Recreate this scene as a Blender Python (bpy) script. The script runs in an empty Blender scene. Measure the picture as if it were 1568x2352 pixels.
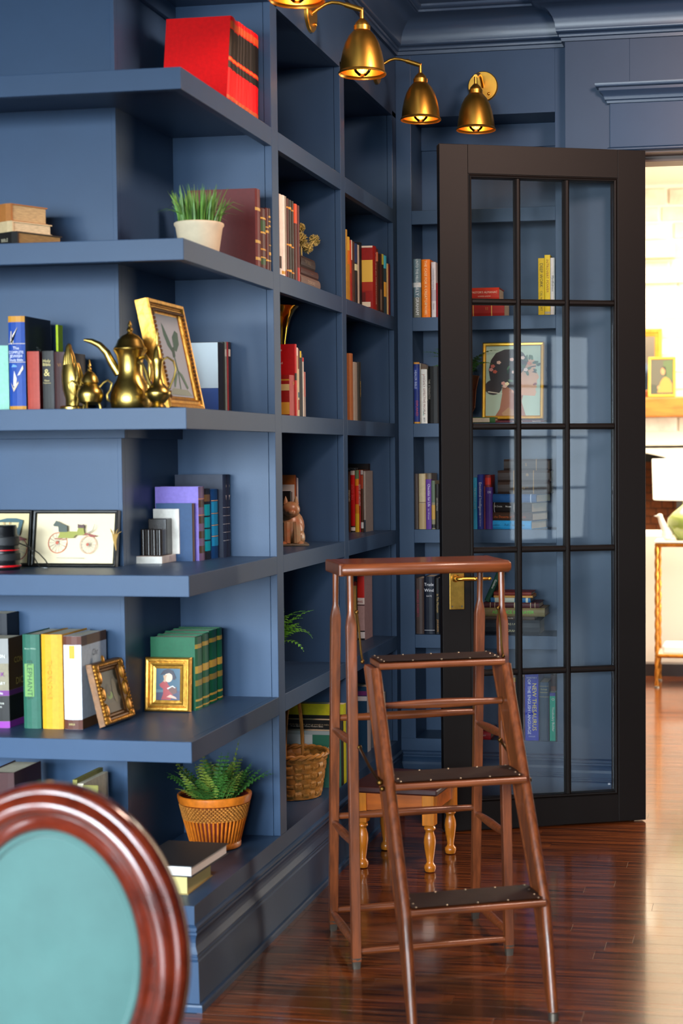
import bpy, math, random
from mathutils import Matrix, Vector
R_ = random.Random(7)
SC = bpy.context.scene
COL = SC.collection
rad = math.radians

# ------------------------------------------------------------------ camera
cam = bpy.data.cameras.new('camera')
camo = bpy.data.objects.new('camera', cam); COL.objects.link(camo)
def _cam():
    y, p, r = rad(10.0582), rad(-3.1140), rad(-0.3875)
    f = Vector((-math.sin(y)*math.cos(p), math.cos(y)*math.cos(p), math.sin(p)))
    rt = Vector((math.cos(y), math.sin(y), 0)); up = rt.cross(f)
    r2 = rt*math.cos(r)+up*math.sin(r); u2 = up*math.cos(r)-rt*math.sin(r)
    m = Matrix((r2, u2, -f)).transposed().to_4x4(); m.translation = Vector((1.3772, -3.7945, 1.3916))
    return m
camo.matrix_world = _cam()
cam.sensor_fit = 'VERTICAL'; cam.sensor_height = 36; cam.sensor_width = 24
cam.lens = 3696.58*36/2352
cam.shift_x = (784-1075.72)/2352; cam.shift_y = (1242.0-1176)/2352
cam.dof.use_dof = True; cam.dof.focus_distance = 5.5; cam.dof.aperture_fstop = 3.6
cam.clip_end = 60
SC.camera = camo

# ------------------------------------------------------------------ world, big lights, exposure
w = bpy.data.worlds.new('world'); SC.world = w; w.use_nodes = True
w.node_tree.nodes['Background'].inputs[0].default_value = (.55, .68, .9, 1)
w.node_tree.nodes['Background'].inputs[1].default_value = 1.0
vs = SC.view_settings
vs.view_transform = 'Standard'; vs.look = 'None'; vs.exposure = 0.0; vs.gamma = 1.0; vs.use_curve_mapping = False
try: SC.cycles.use_denoising = True
except Exception: pass
SC.cycles.max_bounces = 8; SC.cycles.diffuse_bounces = 4; SC.cycles.glossy_bounces = 4
SC.cycles.transparent_max_bounces = 12; SC.cycles.caustics_reflective = False; SC.cycles.caustics_refractive = False
SC.cycles.sample_clamp_indirect = 6
def area(name, loc, look, sx, sy, power, col):
    l = bpy.data.lights.new(name, 'AREA'); l.shape = 'RECTANGLE'; l.size = sx; l.size_y = sy
    l.energy = power; l.color = col
    o = bpy.data.objects.new(name, l); COL.objects.link(o); o.location = loc
    o.rotation_euler = (Vector(look)-Vector(loc)).to_track_quat('-Z', 'Y').to_euler()
    return o
WIN = [(-3.1, 380), (-1.6, 380), (-0.1, 360), (1.4, 240), (5.55, 42), (7.35, 42)]     # window centres along the rear wall
for i, (wx, pw) in enumerate(WIN):
    area('daylight_%d' % i, (wx, -6.72, 1.55), (wx, 0, -2.8 if wx < 4 else 1.0), 1.3, 2.3, pw*.64, (.78, .91, 1.0)).data.spread = rad(100 if wx < 4 else 180)      # sky light falls downward into the room
# living room beyond the door: side and overhead fill added for brightness
area('living_side_fill', (4.4, 5.2, 1.9), (0, 5.6, 1.5), 4.2, 2.6, 620, (1.0, .93, .80))
area('living_top_fill', (0.8, 6.2, 3.32), (0.8, 6.2, 0), 3.0, 3.0, 300, (1.0, .90, .72))
# unseen warm light added to brighten the upper library walls, no fixture
pl_ = bpy.data.lights.new('warm_overhead_fill', 'POINT'); pl_.energy = 175; pl_.color = (1.0, .66, .52); pl_.shadow_soft_size = .22
plo = bpy.data.objects.new('warm_overhead_fill', pl_); COL.objects.link(plo); plo.location = (1.55, .25, 2.98)

# ------------------------------------------------------------------ helpers
def lin(h):
    if not isinstance(h, str): return h
    h = h.lstrip('#'); v = [int(h[i:i+2], 16)/255 for i in (0, 2, 4)]
    return tuple((c/12.92 if c <= .04045 else ((c+.055)/1.055)**2.4) for c in v)
_M = {}
def mat(key, col, rough=.5, metal=0., spec=.5, coat=0., noise=0., nscale=20., bump=0., bscale=60., stretch=None, col2=None, emit=0., sheen=0., coat_rough=.1, rand=0., ramp=(.32, .68)):
    if key in _M: return _M[key]
    m = bpy.data.materials.new(key); m.use_nodes = True
    nt = m.node_tree; b = nt.nodes['Principled BSDF']
    c = lin(col)
    b.inputs['Base Color'].default_value = (*c, 1)
    b.inputs['Roughness'].default_value = rough; b.inputs['Metallic'].default_value = metal
    b.inputs['Specular IOR Level'].default_value = spec
    b.inputs['Coat Weight'].default_value = coat; b.inputs['Coat Roughness'].default_value = coat_rough
    if sheen: b.inputs['Sheen Weight'].default_value = sheen
    if emit:
        b.inputs['Emission Color'].default_value = (*c, 1); b.inputs['Emission Strength'].default_value = emit
    if noise or bump or rand:
        tc = nt.nodes.new('ShaderNodeTexCoord'); mp = nt.nodes.new('ShaderNodeMapping')
        nt.links.new(tc.outputs['Object'], mp.inputs['Vector'])
        if stretch: mp.inputs['Scale'].default_value = stretch
        src = mp.outputs['Vector']
        if rand:
            oi = nt.nodes.new('ShaderNodeObjectInfo'); ad = nt.nodes.new('ShaderNodeVectorMath'); ad.operation = 'MULTIPLY_ADD'
            nt.links.new(oi.outputs['Random'], ad.inputs[0]); ad.inputs[1].default_value = (37, 53, 11); nt.links.new(src, ad.inputs[2]); src = ad.outputs[0]
    if noise or rand:
        n = nt.nodes.new('ShaderNodeTexNoise'); n.inputs['Scale'].default_value = nscale; n.inputs['Detail'].default_value = 5; n.inputs['Roughness'].default_value = .6
        nt.links.new(src, n.inputs['Vector'])
        rp = nt.nodes.new('ShaderNodeValToRGB')
        c2 = lin(col2) if col2 else tuple(x*(1-noise) for x in c)
        c1 = c if col2 else tuple(min(1, x*(1+noise*.6)) for x in c)
        rp.color_ramp.elements[0].position = ramp[0]; rp.color_ramp.elements[1].position = ramp[1]
        rp.color_ramp.elements[0].color = (*c2, 1); rp.color_ramp.elements[1].color = (*c1, 1)
        nt.links.new(n.outputs['Fac'], rp.inputs['Fac'])
        out = rp.outputs['Color']
        if rand:
            hs = nt.nodes.new('ShaderNodeHueSaturation'); mr = nt.nodes.new('ShaderNodeMapRange')
            mr.inputs['To Min'].default_value = 1-rand; mr.inputs['To Max'].default_value = 1+rand
            nt.links.new(oi.outputs['Random'], mr.inputs['Value']); nt.links.new(mr.outputs[0], hs.inputs['Value']); nt.links.new(out, hs.inputs['Color']); out = hs.outputs['Color']
        nt.links.new(out, b.inputs['Base Color'])
    if bump:
        n2 = nt.nodes.new('ShaderNodeTexNoise'); n2.inputs['Scale'].default_value = bscale; n2.inputs['Detail'].default_value = 3
        nt.links.new(src, n2.inputs['Vector'])
        bp = nt.nodes.new('ShaderNodeBump'); bp.inputs['Strength'].default_value = bump; bp.inputs['Distance'].default_value = .004
        nt.links.new(n2.outputs['Fac'], bp.inputs['Height']); nt.links.new(bp.outputs['Normal'], b.inputs['Normal'])
    _M[key] = m
    return m
def flat(h, rough=.55, **k):
    return mat('print_%s_%g' % (h, rough), h, rough, **k)
def glassmat(key, tint=(1, 1, 1), ior=1.5, rough=0.0, boost=1.0):
    if key in _M: return _M[key]
    m = bpy.data.materials.new(key); m.use_nodes = True; nt = m.node_tree
    for n in list(nt.nodes): nt.nodes.remove(n)
    o = nt.nodes.new('ShaderNodeOutputMaterial'); mx = nt.nodes.new('ShaderNodeMixShader'); fr = nt.nodes.new('ShaderNodeFresnel')
    tr = nt.nodes.new('ShaderNodeBsdfTransparent'); gl = nt.nodes.new('ShaderNodeBsdfGlossy')
    fr.inputs['IOR'].default_value = ior; tr.inputs[0].default_value = (*tint, 1); gl.inputs['Roughness'].default_value = rough
    nt.links.new(fr.outputs[0], mx.inputs[0]); nt.links.new(tr.outputs[0], mx.inputs[1]); nt.links.new(gl.outputs[0], mx.inputs[2]); nt.links.new(mx.outputs[0], o.inputs[0])
    _M[key] = m; return m

class MB:
    def __init__(s, T=None): s.v = []; s.f = []; s.m = []; s.T = T or Matrix()
    def add(s, vs, fs, mi=0, T=None):
        o = len(s.v); M = s.T @ T if T is not None else s.T
        s.v += [tuple(M @ Vector(p)) for p in vs]; s.f += [tuple(i+o for i in q) for q in fs]; s.m += [mi]*len(fs); return s
    def box(s, x0, x1, y0, y1, z0, z1, mi=0, T=None):
        return s.add([(x0,y0,z0),(x1,y0,z0),(x1,y1,z0),(x0,y1,z0),(x0,y0,z1),(x1,y0,z1),(x1,y1,z1),(x0,y1,z1)],
            [(0,3,2,1),(4,5,6,7),(0,1,5,4),(1,2,6,5),(2,3,7,6),(3,0,4,7)], mi, T)
    def prism(s, poly, z0, z1, mi=0, T=None):          # poly in xy, counter-clockwise
        n = len(poly)
        return s.add([(x,y,z0) for x,y in poly]+[(x,y,z1) for x,y in poly],
            [tuple(reversed(range(n))), tuple(range(n, 2*n))]+[(i,(i+1)%n,n+(i+1)%n,n+i) for i in range(n)], mi, T)
    def lathe(s, prof, seg=24, mi=0, T=None, cap=True):  # prof [(r,z)] bottom to top
        vs = []; fs = []; n = len(prof)
        for k in range(seg):
            a = 2*math.pi*k/seg
            vs += [(r*math.cos(a), r*math.sin(a), z) for r, z in prof]
        for k in range(seg):
            k2 = (k+1) % seg
            for i in range(n-1): fs.append((k*n+i, k2*n+i, k2*n+i+1, k*n+i+1))
        if cap:
            fs.append(tuple(k*n for k in reversed(range(seg)))); fs.append(tuple(k*n+n-1 for k in range(seg)))
        return s.add(vs, fs, mi, T)
    def tube(s, pts, r, seg=8, mi=0, closed=False, T=None, flatten=1.0):
        pts = [Vector(p) for p in pts]; n = len(pts)
        rs = r if isinstance(r, (list, tuple)) else [r]*n
        vs = []; fs = []; up = None
        for i in range(n):
            a = pts[(i-1) % n] if (closed or i > 0) else pts[i]; b = pts[(i+1) % n] if (closed or i < n-1) else pts[i]
            t = (b-a).normalized()
            if up is None:
                up = Vector((0,0,1)) if abs(t.z) < .9 else Vector((1,0,0))
            e1 = (up - t*up.dot(t)).normalized(); e2 = t.cross(e1); up = e1
            for k in range(seg):
                q = 2*math.pi*k/seg
                vs.append(tuple(pts[i]+(e1*math.cos(q)+e2*math.sin(q)*flatten)*rs[i]))
        m = n if closed else n-1
        for i in range(m):
            j = (i+1) % n
            for k in range(seg):
                k2 = (k+1) % seg
                fs.append((i*seg+k, i*seg+k2, j*seg+k2, j*seg+k))
        if not closed:
            fs.append(tuple(reversed(range(seg)))); fs.append(tuple(range((n-1)*seg, n*seg)))
        return s.add(vs, fs, mi, T)
    def sweep(s, prof, path, z=0., closed=False, mi=0, T=None, caps=True):
        """profile [(out,up)] (a closed loop) carried along a plan path, 'out' to the right of travel"""
        P = [Vector(p).to_2d() for p in path]; n = len(P); k = len(prof); vs = []; fs = []
        for i in range(n):
            a = P[i-1] if (closed or i > 0) else None; b = P[(i+1) % n] if (closed or i < n-1) else None
            d1 = (P[i]-a).normalized() if a is not None else None; d2 = (b-P[i]).normalized() if b is not None else None
            if d1 is None: d1 = d2
            if d2 is None: d2 = d1
            n1 = Vector((d1.y, -d1.x)); n2 = Vector((d2.y, -d2.x)); mt = (n1+n2); mt = mt/ (mt.length_squared/2) if mt.length > 1e-6 else n1
            for o_, u_ in prof:
                q = P[i]+mt*o_; vs.append((q.x, q.y, z+u_))
        for i in range(n if closed else n-1):
            j = (i+1) % n
            for c in range(k):
                c2 = (c+1) % k; fs.append((i*k+c, i*k+c2, j*k+c2, j*k+c))
        if not closed and caps:
            fs.append(tuple(range(k))); fs.append(tuple(reversed(range((n-1)*k, n*k))))
        return s.add(vs, fs, mi, T)
    def ball(s, c, rx, ry=None, rz=None, seg=12, rings=8, mi=0, T=None):
        ry = ry or rx; rz = rz or rx
        prof = [(max(1e-4, math.sin(math.pi*i/rings)), -math.cos(math.pi*i/rings)) for i in range(rings+1)]
        t = Matrix.Translation(c) @ Matrix.Diagonal((rx, ry, rz, 1))
        return s.lathe(prof, seg, mi, t if T is None else T @ t)

def ob(name, mb, mats, parent=None, smooth=False, bevel=0., sub=0, loc=None, rot=None, label=None, cat=None, group=None, kind=None, recalc=False):
    me = bpy.data.meshes.new(name)
    me.from_pydata(mb.v, [], mb.f); me.update()
    if not isinstance(mats, (list, tuple)): mats = [mats]
    for m in mats: me.materials.append(m)
    if len(mats) > 1: me.polygons.foreach_set('material_index', mb.m)
    if recalc:
        import bmesh
        bm = bmesh.new(); bm.from_mesh(me); bmesh.ops.recalc_face_normals(bm, faces=bm.faces); bm.to_mesh(me); bm.free()
    if smooth:
        me.polygons.foreach_set('use_smooth', [True]*len(me.polygons))
        try: me.set_sharp_from_angle(angle=rad(40))
        except Exception: pass
    o = bpy.data.objects.new(name, me); COL.objects.link(o)
    if bevel:
        b = o.modifiers.new('bevel', 'BEVEL'); b.width = bevel; b.segments = 2; b.limit_method = 'ANGLE'; b.angle_limit = rad(40); b.harden_normals = False
    if sub:
        q = o.modifiers.new('sub', 'SUBSURF'); q.levels = sub; q.render_levels = sub
    if parent is not None: o.parent = parent
    if loc is not None: o.location = loc
    if rot is not None: o.rotation_euler = rot
    tag(o, label, cat, group, kind)
    return o
def tag(o, label=None, cat=None, group=None, kind=None):
    if label: o['label'] = label
    if cat: o['category'] = cat
    if group: o['group'] = group
    if kind: o['kind'] = kind
    return o
def root(name, loc=(0,0,0), rot=(0,0,0), label=None, cat=None, group=None, kind=None, parent=None):
    o = bpy.data.objects.new(name, None); COL.objects.link(o); o.location = loc; o.rotation_euler = rot
    o.empty_display_size = .05
    if parent: o.parent = parent
    return tag(o, label, cat, group, kind)
def copy_tree(o, parent=None):
    c = o.copy(); COL.objects.link(c); c.parent = parent
    for ch in list(o.children): copy_tree(ch, c)
    return c
TEXTS = []
def text(parent, s, size, org, ux, uy, m, name='lettering', maxw=None, align='CENTER'):
    cu = bpy.data.curves.new(name, 'FONT'); cu.body = s; cu.align_x = align; cu.align_y = 'CENTER'; cu.resolution_u = 2
    cu.size = size
    o = bpy.data.objects.new(name, cu); COL.objects.link(o); cu.materials.append(m)
    TEXTS.append((o, parent, Vector(org), Vector(ux), Vector(uy), maxw))
    return o

# ------------------------------------------------------------------ shared materials
NAVY = mat('navy_paint', '#2e4663', .4, spec=.28, noise=.06, nscale=6, bump=.03, bscale=220)
NAVYW = mat('navy_wall_paint', '#32465f', .45, spec=.3, noise=.06, nscale=4, bump=.04, bscale=260)
NAVYT = mat('navy_trim_gloss', '#32465f', .28, spec=.5)
DOORM = mat('black_brown_door_paint', '#110b08', .5, spec=.2, noise=.12, nscale=300, bump=.06, bscale=500)
BRASS = mat('satin_brass', '#f0b44c', .33, metal=1., noise=.05, nscale=30)
BRASSD = mat('aged_brass', '#b89a50', .3, metal=1., noise=.22, nscale=26, bump=.05, bscale=30)
GOLD = mat('gilt_wood', '#c8913a', .34, metal=.75, noise=.25, nscale=60, bump=.25, bscale=90)
GOLDD = mat('dark_gilt_wood', '#6a4420', .45, metal=.35, noise=.3, nscale=60, bump=.2, bscale=80)
OAK = mat('ladder_oak', '#72391a', .38, spec=.45, noise=.5, nscale=9, stretch=(9, 9, .7), bump=.06, bscale=30, coat=.25, rand=.1)
OAKX = mat('ladder_oak_cross', '#72391a', .38, spec=.45, noise=.5, nscale=9, stretch=(.7, 9, 9), bump=.06, bscale=30, coat=.25, rand=.1)
LEATHER = mat('tread_leather', '#2c1c14', .5, noise=.3, nscale=25, bump=.12, bscale=60)
FERRULE = mat('dull_metal', '#6a6258', .45, metal=.8)
NAIL = mat('nail_metal', '#c8c0a8', .3, metal=.9)
PLANK = mat('dark_oak_floor', '#7a3e1a', .2, spec=.4, noise=.5, nscale=5, ramp=(.38, .6), stretch=(.55, 16, 16), bump=.02, bscale=8, coat=.35, coat_rough=.08, col2='#34160a', rand=.16)
FLOORB = mat('dark_oak_subfloor', '#3a1c10', .2, spec=.6, noise=.4, nscale=4, stretch=(1, 12, 12))
PAPER = mat('page_edges', '#d8cdb4', .8, noise=.12, nscale=80, stretch=(1, 1, 1))
WHITE = mat('white_paint', '#e8e4dc', .5)
LEAF = mat('fern_leaf', '#3c6c2a', .5, noise=.35, nscale=30)
LEAFB = mat('bright_leaf', '#5a9a30', .5, noise=.3, nscale=30)
LEAFG = mat('olive_leaf', '#7a8a34', .5, noise=.3, nscale=30)
GLASS = glassmat('clear_glass', (.97, .985, .98), 1.45)
BLACK = mat('black_lacquer', '#14120f', .3)
PINE = mat('honey_pine', '#cc7820', .28, noise=.3, nscale=7, stretch=(5, 5, .7), coat=.5, rand=.05)

# ------------------------------------------------------------------ setting: floor
D = 2.4084
Z1, Z2, Z3, Z4, Z5, Z0 = 2.3366, 1.9231, 1.5091, 1.0930, .6771, .2628
ZT = 2.694
SHELF = [Z1, Z2, Z3, Z4, Z5]
floor = ob('floor', MB().box(-4, 9, -6.6, 9.6, -.12, -.006), FLOORB, kind='structure', label='dark oak strip floor of the library running into the living room')
def planks():
    mesh = {}
    bw = .0826
    y = -1.02; row = 0
    mb0 = MB().box(0, 1, 0.0004, bw-.0004, -.006, 0)
    base = None
    def put(x0, x1, y):
        nonlocal base
        if base is None:
            base = ob('plank', MB().box(0, 1, .0002, bw-.0002, -.006, 0), PLANK, floor, bevel=.0004); o = base
        else:
            o = base.copy(); COL.objects.link(o); o.parent = floor
        o.location = (x0+.0002, y, 0); o.scale = (x1-x0-.0004, 1, 1)
    while y < 6.3:
        rr = random.Random(row*13+5)
        if y < -.05: xa, xb = -.75, 2.2
        elif y < D-.1: xa, xb = .012, 2.1
        elif y < 2.64: xa, xb = .93, 1.93
        else: xa, xb = .3, 1.7
        x = xa; first = True
        while x < xb-.01:
            L = rr.uniform(.35, 1.1) if first else rr.uniform(.9, 1.5)
            x2 = min(xb, x+L)
            if xb-x2 < .25: x2 = xb
            put(x, x2, y); x = x2; first = False
        y += bw; row += 1
planks()

# ------------------------------------------------------------------ setting: library shell
CE = 3.2
ob('ceiling', MB().box(-4, 9, -6.9, D+.3, CE, CE+.1), NAVYW, kind='structure', label='navy painted library ceiling')
ob('wall_left', MB().box(-4.1, -4, -6.9, D+.3, 0, CE), NAVYW, kind='structure', label='navy wall at the far left of the library')
ob('wall_right', MB().box(9, 9.1, -6.9, D+.3, 0, CE), NAVYW, kind='structure', label='navy wall at the far right of the library')
# rear wall with six tall windows (behind the photographer)
mb = MB(); xs = [-4]
for wx, _ in WIN: xs += [wx-.62, wx+.62]
xs.append(9)
for i in range(0, len(xs), 2): mb.box(xs[i], xs[i+1], -6.6, -6.5, 0, CE)
for wx, _ in WIN: mb.box(wx-.62, wx+.62, -6.6, -6.5, 0, .42); mb.box(wx-.62, wx+.62, -6.6, -6.5, 2.68, CE)
ob('wall_rear', mb, NAVYW, kind='structure', label='navy rear wall pierced by six tall windows')
for i, (wx, _) in enumerate(WIN):
    wr = root('window_%d' % (i+1), (wx, -6.55, .42), kind='structure', label='tall muntined library window, number %d of the rear wall' % (i+1))
    m_ = MB()
    for x0, x1 in ((-.62, -.56), (.56, .62)): m_.box(x0, x1, -.06, .07, 0, 2.26)
    m_.box(-.56, .56, -.06, .07, 0, .07); m_.box(-.56, .56, -.06, .07, 2.19, 2.26)
    ob('window_frame', m_, NAVYW, wr)
    m_ = MB().box(-.02, .02, -.02, .02, .07, 2.19)
    for zz in (.6, 1.13, 1.66): m_.box(-.56, .56, -.018, .018, zz-.015, zz+.015)
    ob('muntin_grid', m_, NAVYW, wr)

# bookcase (built in) : left run, open corner, side run
ROOM = [(-1.6, 0), (0, 0), (0, D), (.672, D)]
YP = [(.7494, .8152), (1.5455, 1.6015), (2.3453, D)]
NT = .022
AX, BY = .2998, .3213
bc = root('bookcase', (0, 0, 0), label='navy built-in bookcase wrapping the open corner with thick shelves', cat='bookcase')
# shelf boards: one L-shaped open board, then one board per bay; each with its own nosing
for zi in SHELF:
    m_ = MB().box(-1.6, -NT, NT, BY+.004, zi-.019, zi).box(-AX-.004, -NT, BY+.004, YP[0][0]+.002, zi-.019, zi)
    sb = ob('shelf_board', m_, NAVY, bc)
    prof = [(0, -.053), (0, 0), (-NT, 0), (-NT, -.053)]
    ob('shelf_nosing', MB().sweep(prof, [(-1.6, 0), (0, 0), (0, YP[0][0])], zi), NAVY, sb, bevel=.0012, recalc=True)
    for (a0, a1), (b0, b1) in zip(YP[:2], YP[1:]):
        sb = ob('shelf_board', MB().box(-AX-.004, -NT, a1-.03, b0+.03, zi-.019, zi), NAVY, bc)
        ob('shelf_nosing', MB().box(-NT, 0, a1, b0, zi-.053, zi), NAVY, sb, bevel=.0012)
# bottom boards
ob('base_board', MB().box(-1.6, -NT, NT, BY+.004, Z0-.03, Z0).box(-AX-.004, -NT, BY+.004, D, Z0-.03, Z0), NAVY, bc)
# core and back panels
ob('back_panel', MB().box(-1.6, -AX-.012, BY, BY+.02, Z0, ZT+.05), NAVY, bc)
ob('corner_bead', MB().box(-AX-.012, -AX, BY-.002, BY+.02, Z0, ZT+.05), NAVY, bc, bevel=.0008)
ob('back_panel', MB().box(-AX-.02, -AX, BY+.02, D, Z0, ZT+.05), NAVY, bc)
for zc in (1.438, 2.648):
    ob('cleat', MB().box(-1.6, -AX+.016, BY-.018, BY, zc, zc+.05).box(-AX, -AX+.016, BY, YP[0][0], zc, zc+.05), NAVY, bc, bevel=.001)
# posts: panel deep in the case plus a proud face stile
for (a0, a1) in YP:
    ob('divider_panel', MB().box(-AX, -NT, a0, min(a1, a0+.03), Z0, ZT+.05), NAVY, bc)
    ob('face_stile', MB().box(-NT+.001, 0, a0-.0004, a1, Z0, ZT+.02), NAVY, bc, bevel=.0012)
# frieze above the openings
ob('frieze_board', MB().sweep([(0, 0), (0, .26), (-NT, .26), (-NT, 0)], [(-1.6, 0), (0, 0), (0, D)], ZT), NAVY, bc, recalc=True, bevel=.001)
ob('top_panel', MB().box(-1.6, -NT, NT, BY, ZT, ZT+.02).box(-AX, -NT, BY, D, ZT, ZT+.02), NAVY, bc)
# skirting with beads, ogee, plinth and shoe
BASEP = [(0, .215), (.004, .213), (.0085, .209), (.0085, .203), (.005, .201), (.005, .199), (.0085, .197), (.0085, .191), (.006, .188), (.004, .18), (.003, .17), (.004, .16),
         (.008, .15), (.011, .143), (.009, .141), (.009, .137), (.0115, .135), (.0115, .13), (.009, .128), (.013, .124), (.016, .02), (.0245, .019), (.026, .014), (.026, 0), (-.02, 0), (-.02, .215)]
ob('apron_board', MB().sweep([(0, .20), (0, Z0), (-NT, Z0), (-NT, .20)], [(-1.6, 0), (0, 0), (0, D)], 0), NAVY, bc, recalc=True)
ob('baseboard_bookcase', MB().sweep(BASEP, ROOM, 0), NAVY, kind='structure', recalc=True, smooth=False, label='navy stepped baseboard moulding under the bookcases')
# crown moulding
CROWN = [(0, 0), (.012, 0), (.013, .012), (.019, .015), (.021, .022), (.018, .027), (.026, .03), (.031, .036), (.031, .041)]
for k in range(7):
    a = k/6*math.pi/2; CROWN.append((.031+.075*(1-math.cos(a))*.95+.004*k/6, .043+.085*math.sin(a)))
CROWN += [(.112, .132), (.118, .132), (.118, .14), (.125, .143), (.131, .15), (.131, .158), (.137, .16)]
for k in range(5):
    a = k/4*math.pi/2; CROWN.append((.137+.03*math.sin(a), .16+.045*(1-math.cos(a))))
CROWN += [(.167, .212), (.175, .214), (.178, .224), (.178, .268), (-.03, .268), (-.03, 0)]
ob('trim_crown', MB().sweep(CROWN, [(-1.6, 0), (0, 0), (0, D), (.672, D), (.672, D-.083), (6, D-.083)], 2.934), NAVYT, kind='structure', recalc=True, label='navy crown moulding around the top of the walls', smooth=True)

# back wall: inset case, pilaster and door header
KY = D-.083
bw_ = root('wall_bookcase', (0, 0, 0), label='navy shallow bookcase set into the back wall beside the glass door', cat='bookcase')
XO1, XO2, DB = .0599, .6236, .205
ob('face_stile', MB().box(0, XO1, D, D+.03, Z0, 2.95), NAVY, bw_, bevel=.001)
ob('face_stile', MB().box(XO2, .672, D, D+.03, Z0, 2.95), NAVY, bw_, bevel=.001)
ob('frieze_board', MB().box(XO1, XO2, D, D+.03, ZT, 2.95), NAVY, bw_)
ob('apron_board', MB().box(0, .672, D, D+.03, .19, Z0), NAVY, bw_)
ob('back_panel', MB().box(0, .672, D+DB, D+DB+.02, Z0-.05, 2.8), NAVY, bw_)
ob('back_batten', MB().box(XO1, XO2, D+DB-.012, D+DB, ZT-.092, ZT), NAVY, bw_, bevel=.001)
ob('side_panel', MB().box(XO1-.02, XO1, D+.03, D+DB, Z0, ZT), NAVY, bw_)
ob('side_panel', MB().box(XO2, XO2+.02, D+.03, D+DB, Z0, ZT), NAVY, bw_)
ob('top_panel', MB().box(XO1, XO2, D+.03, D+DB, ZT, ZT+.02), NAVY, bw_)
ob('base_board', MB().box(XO1, XO2, D+.03, D+DB, Z0-.03, Z0), NAVY, bw_)
for zi in SHELF:
    sb = ob('shelf_board', MB().box(XO1, XO2, D+.022, D+DB, zi-.019, zi), NAVY, bw_)
    ob('shelf_nosing', MB().box(XO1, XO2, D, D+.022, zi-.053, zi), NAVY, sb, bevel=.001)
ob('wall_back', MB().box(.672, .915, KY, 2.63, 0, CE).box(.915, 1.95, KY, 2.63, 2.525, CE).box(1.95, 9, KY, 2.63, 0, CE).box(-.33, .672, D+DB+.02, 2.63, 0, CE).box(-4, -.33, 2.5, 2.63, 0, CE), NAVYW, kind='structure', label='navy back wall with the opening to the living room', bevel=.001)
ob('trim_header', MB().box(.8423, 2.1, KY-.012, KY, 2.533, 2.70), NAVY, kind='structure', label='navy frieze board over the doorway', bevel=.001)
CAP = [(0, 0), (.010, 0), (.012, .008), (.018, .012), (.02, .02), (.024, .03), (.034, .038), (.038, .042), (.038, .052), (.048, .055), (.052, .062), (.052, .068), (-.012, .068), (-.012, 0)]
ob('trim_header_cap', MB().sweep(CAP, [(.8423, KY), (.8423, KY-.012), (2.1, KY-.012)], 2.695), NAVYT, kind='structure', recalc=True, smooth=True, label='navy moulded cap over the doorway')
ob('trim_header_bead', MB().sweep([(0, 0), (.006, .001), (.011, .006), (.011, .011), (.006, .016), (0, .017), (-.012, .017), (-.012, 0)], [(.8423, KY), (.8423, KY-.012), (2.1, KY-.012)], 2.516), NAVYT, kind='structure', recalc=True, smooth=True, label='navy bead under the doorway frieze')
JAMB = mat('door_jamb_paint', '#5a4438', .4)
ob('trim_jamb', MB().box(.915, .93, KY, 2.63, 0, 2.525).box(1.935, 1.95, KY, 2.63, 0, 2.525).box(.93, 1.935, KY, 2.63, 2.51, 2.525).box(.93, 1.935, 2.40, 2.44, 2.49, 2.51), JAMB, kind='structure', label='door lining of the opening to the living room', bevel=.001)
ob('baseboard_back', MB().sweep(BASEP, [(.672, D), (.672, KY), (.915, KY)], 0), NAVY, kind='structure', recalc=True, label='navy baseboard at the foot of the door pilaster')

# ------------------------------------------------------------------ glazed door
dr = root('door_1', (.9799, 2.2354, 0), (0, 0, rad(22.47)), kind='structure', label='dark brown fifteen-pane glass door standing open against the back wall')
GX = [-.657, -.485, -.3, -.121]; GZ = [.12, .583, 1.036, 1.488, 1.941, 2.385]
ob('stile', MB().box(-.7764, -.671, 0, .045, .006, 2.502), DOORM, dr, bevel=.0015)
ob('stile', MB().box(-.107, 0, 0, .045, .006, 2.502), DOORM, dr, bevel=.0015)
ob('rail', MB().box(-.671, -.107, 0, .045, 2.399, 2.502), DOORM, dr, bevel=.0008)
ob('rail', MB().box(-.671, -.107, 0, .045, .006, .106), DOORM, dr, bevel=.0008)
stk = [(0, .004), (0, .0), (-.002, .0), (-.008, -.004), (-.012, -.003), (-.014, .004), (-.014, .04), (0, .04)]
m_ = MB()
x0, x1, z0, z1 = GX[0]-.014, GX[3]+.014, GZ[0]-.014, GZ[5]+.014
T = Matrix(((1, 0, 0, 0), (0, 0, 1, 0), (0, 1, 0, 0), (0, 0, 0, 1)))
m_.sweep([(a, b+.004) for a, b in stk], [(x0, z0), (x1, z0), (x1, z1), (x0, z1)], 0, closed=True, T=T)
ob('glazing_bead', m_, DOORM, dr, recalc=True)
def munt(a, b):
    prof = [(-.011, .012), (-.009, .006), (-.004, .0015), (.004, .0015), (.009, .006), (.011, .012), (.011, .036), (-.011, .036)]
    return prof
for gx in GX[1:3]:
    ob('muntin', MB().prism([(gx+a, b) for a, b in munt(0, 0)], GZ[0], GZ[5]), DOORM, dr, recalc=True, bevel=.0008)
for gz in GZ[1:5]:
    m_ = MB()
    for i in range(3):
        a0 = GX[i]+(.009 if i else 0); a1 = GX[i+1]-(.009 if i < 2 else 0)
        T2 = Matrix.Translation((a0, 0, gz)) @ Matrix(((0, 0, 1, 0), (0, 1, 0, 0), (1, 0, 0, 0), (0, 0, 0, 1)))
        m_.prism([(a, b+.0004) for a, b in munt(0, 0)], 0, a1-a0, T=T2)
    ob('muntin', m_, DOORM, dr, recalc=True, bevel=.0008)
for i in range(3):
    for j in range(5):
        ob('pane', MB().box(GX[i], GX[i+1], .021, .025, GZ[j], GZ[j+1]), GLASS, dr)
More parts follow.
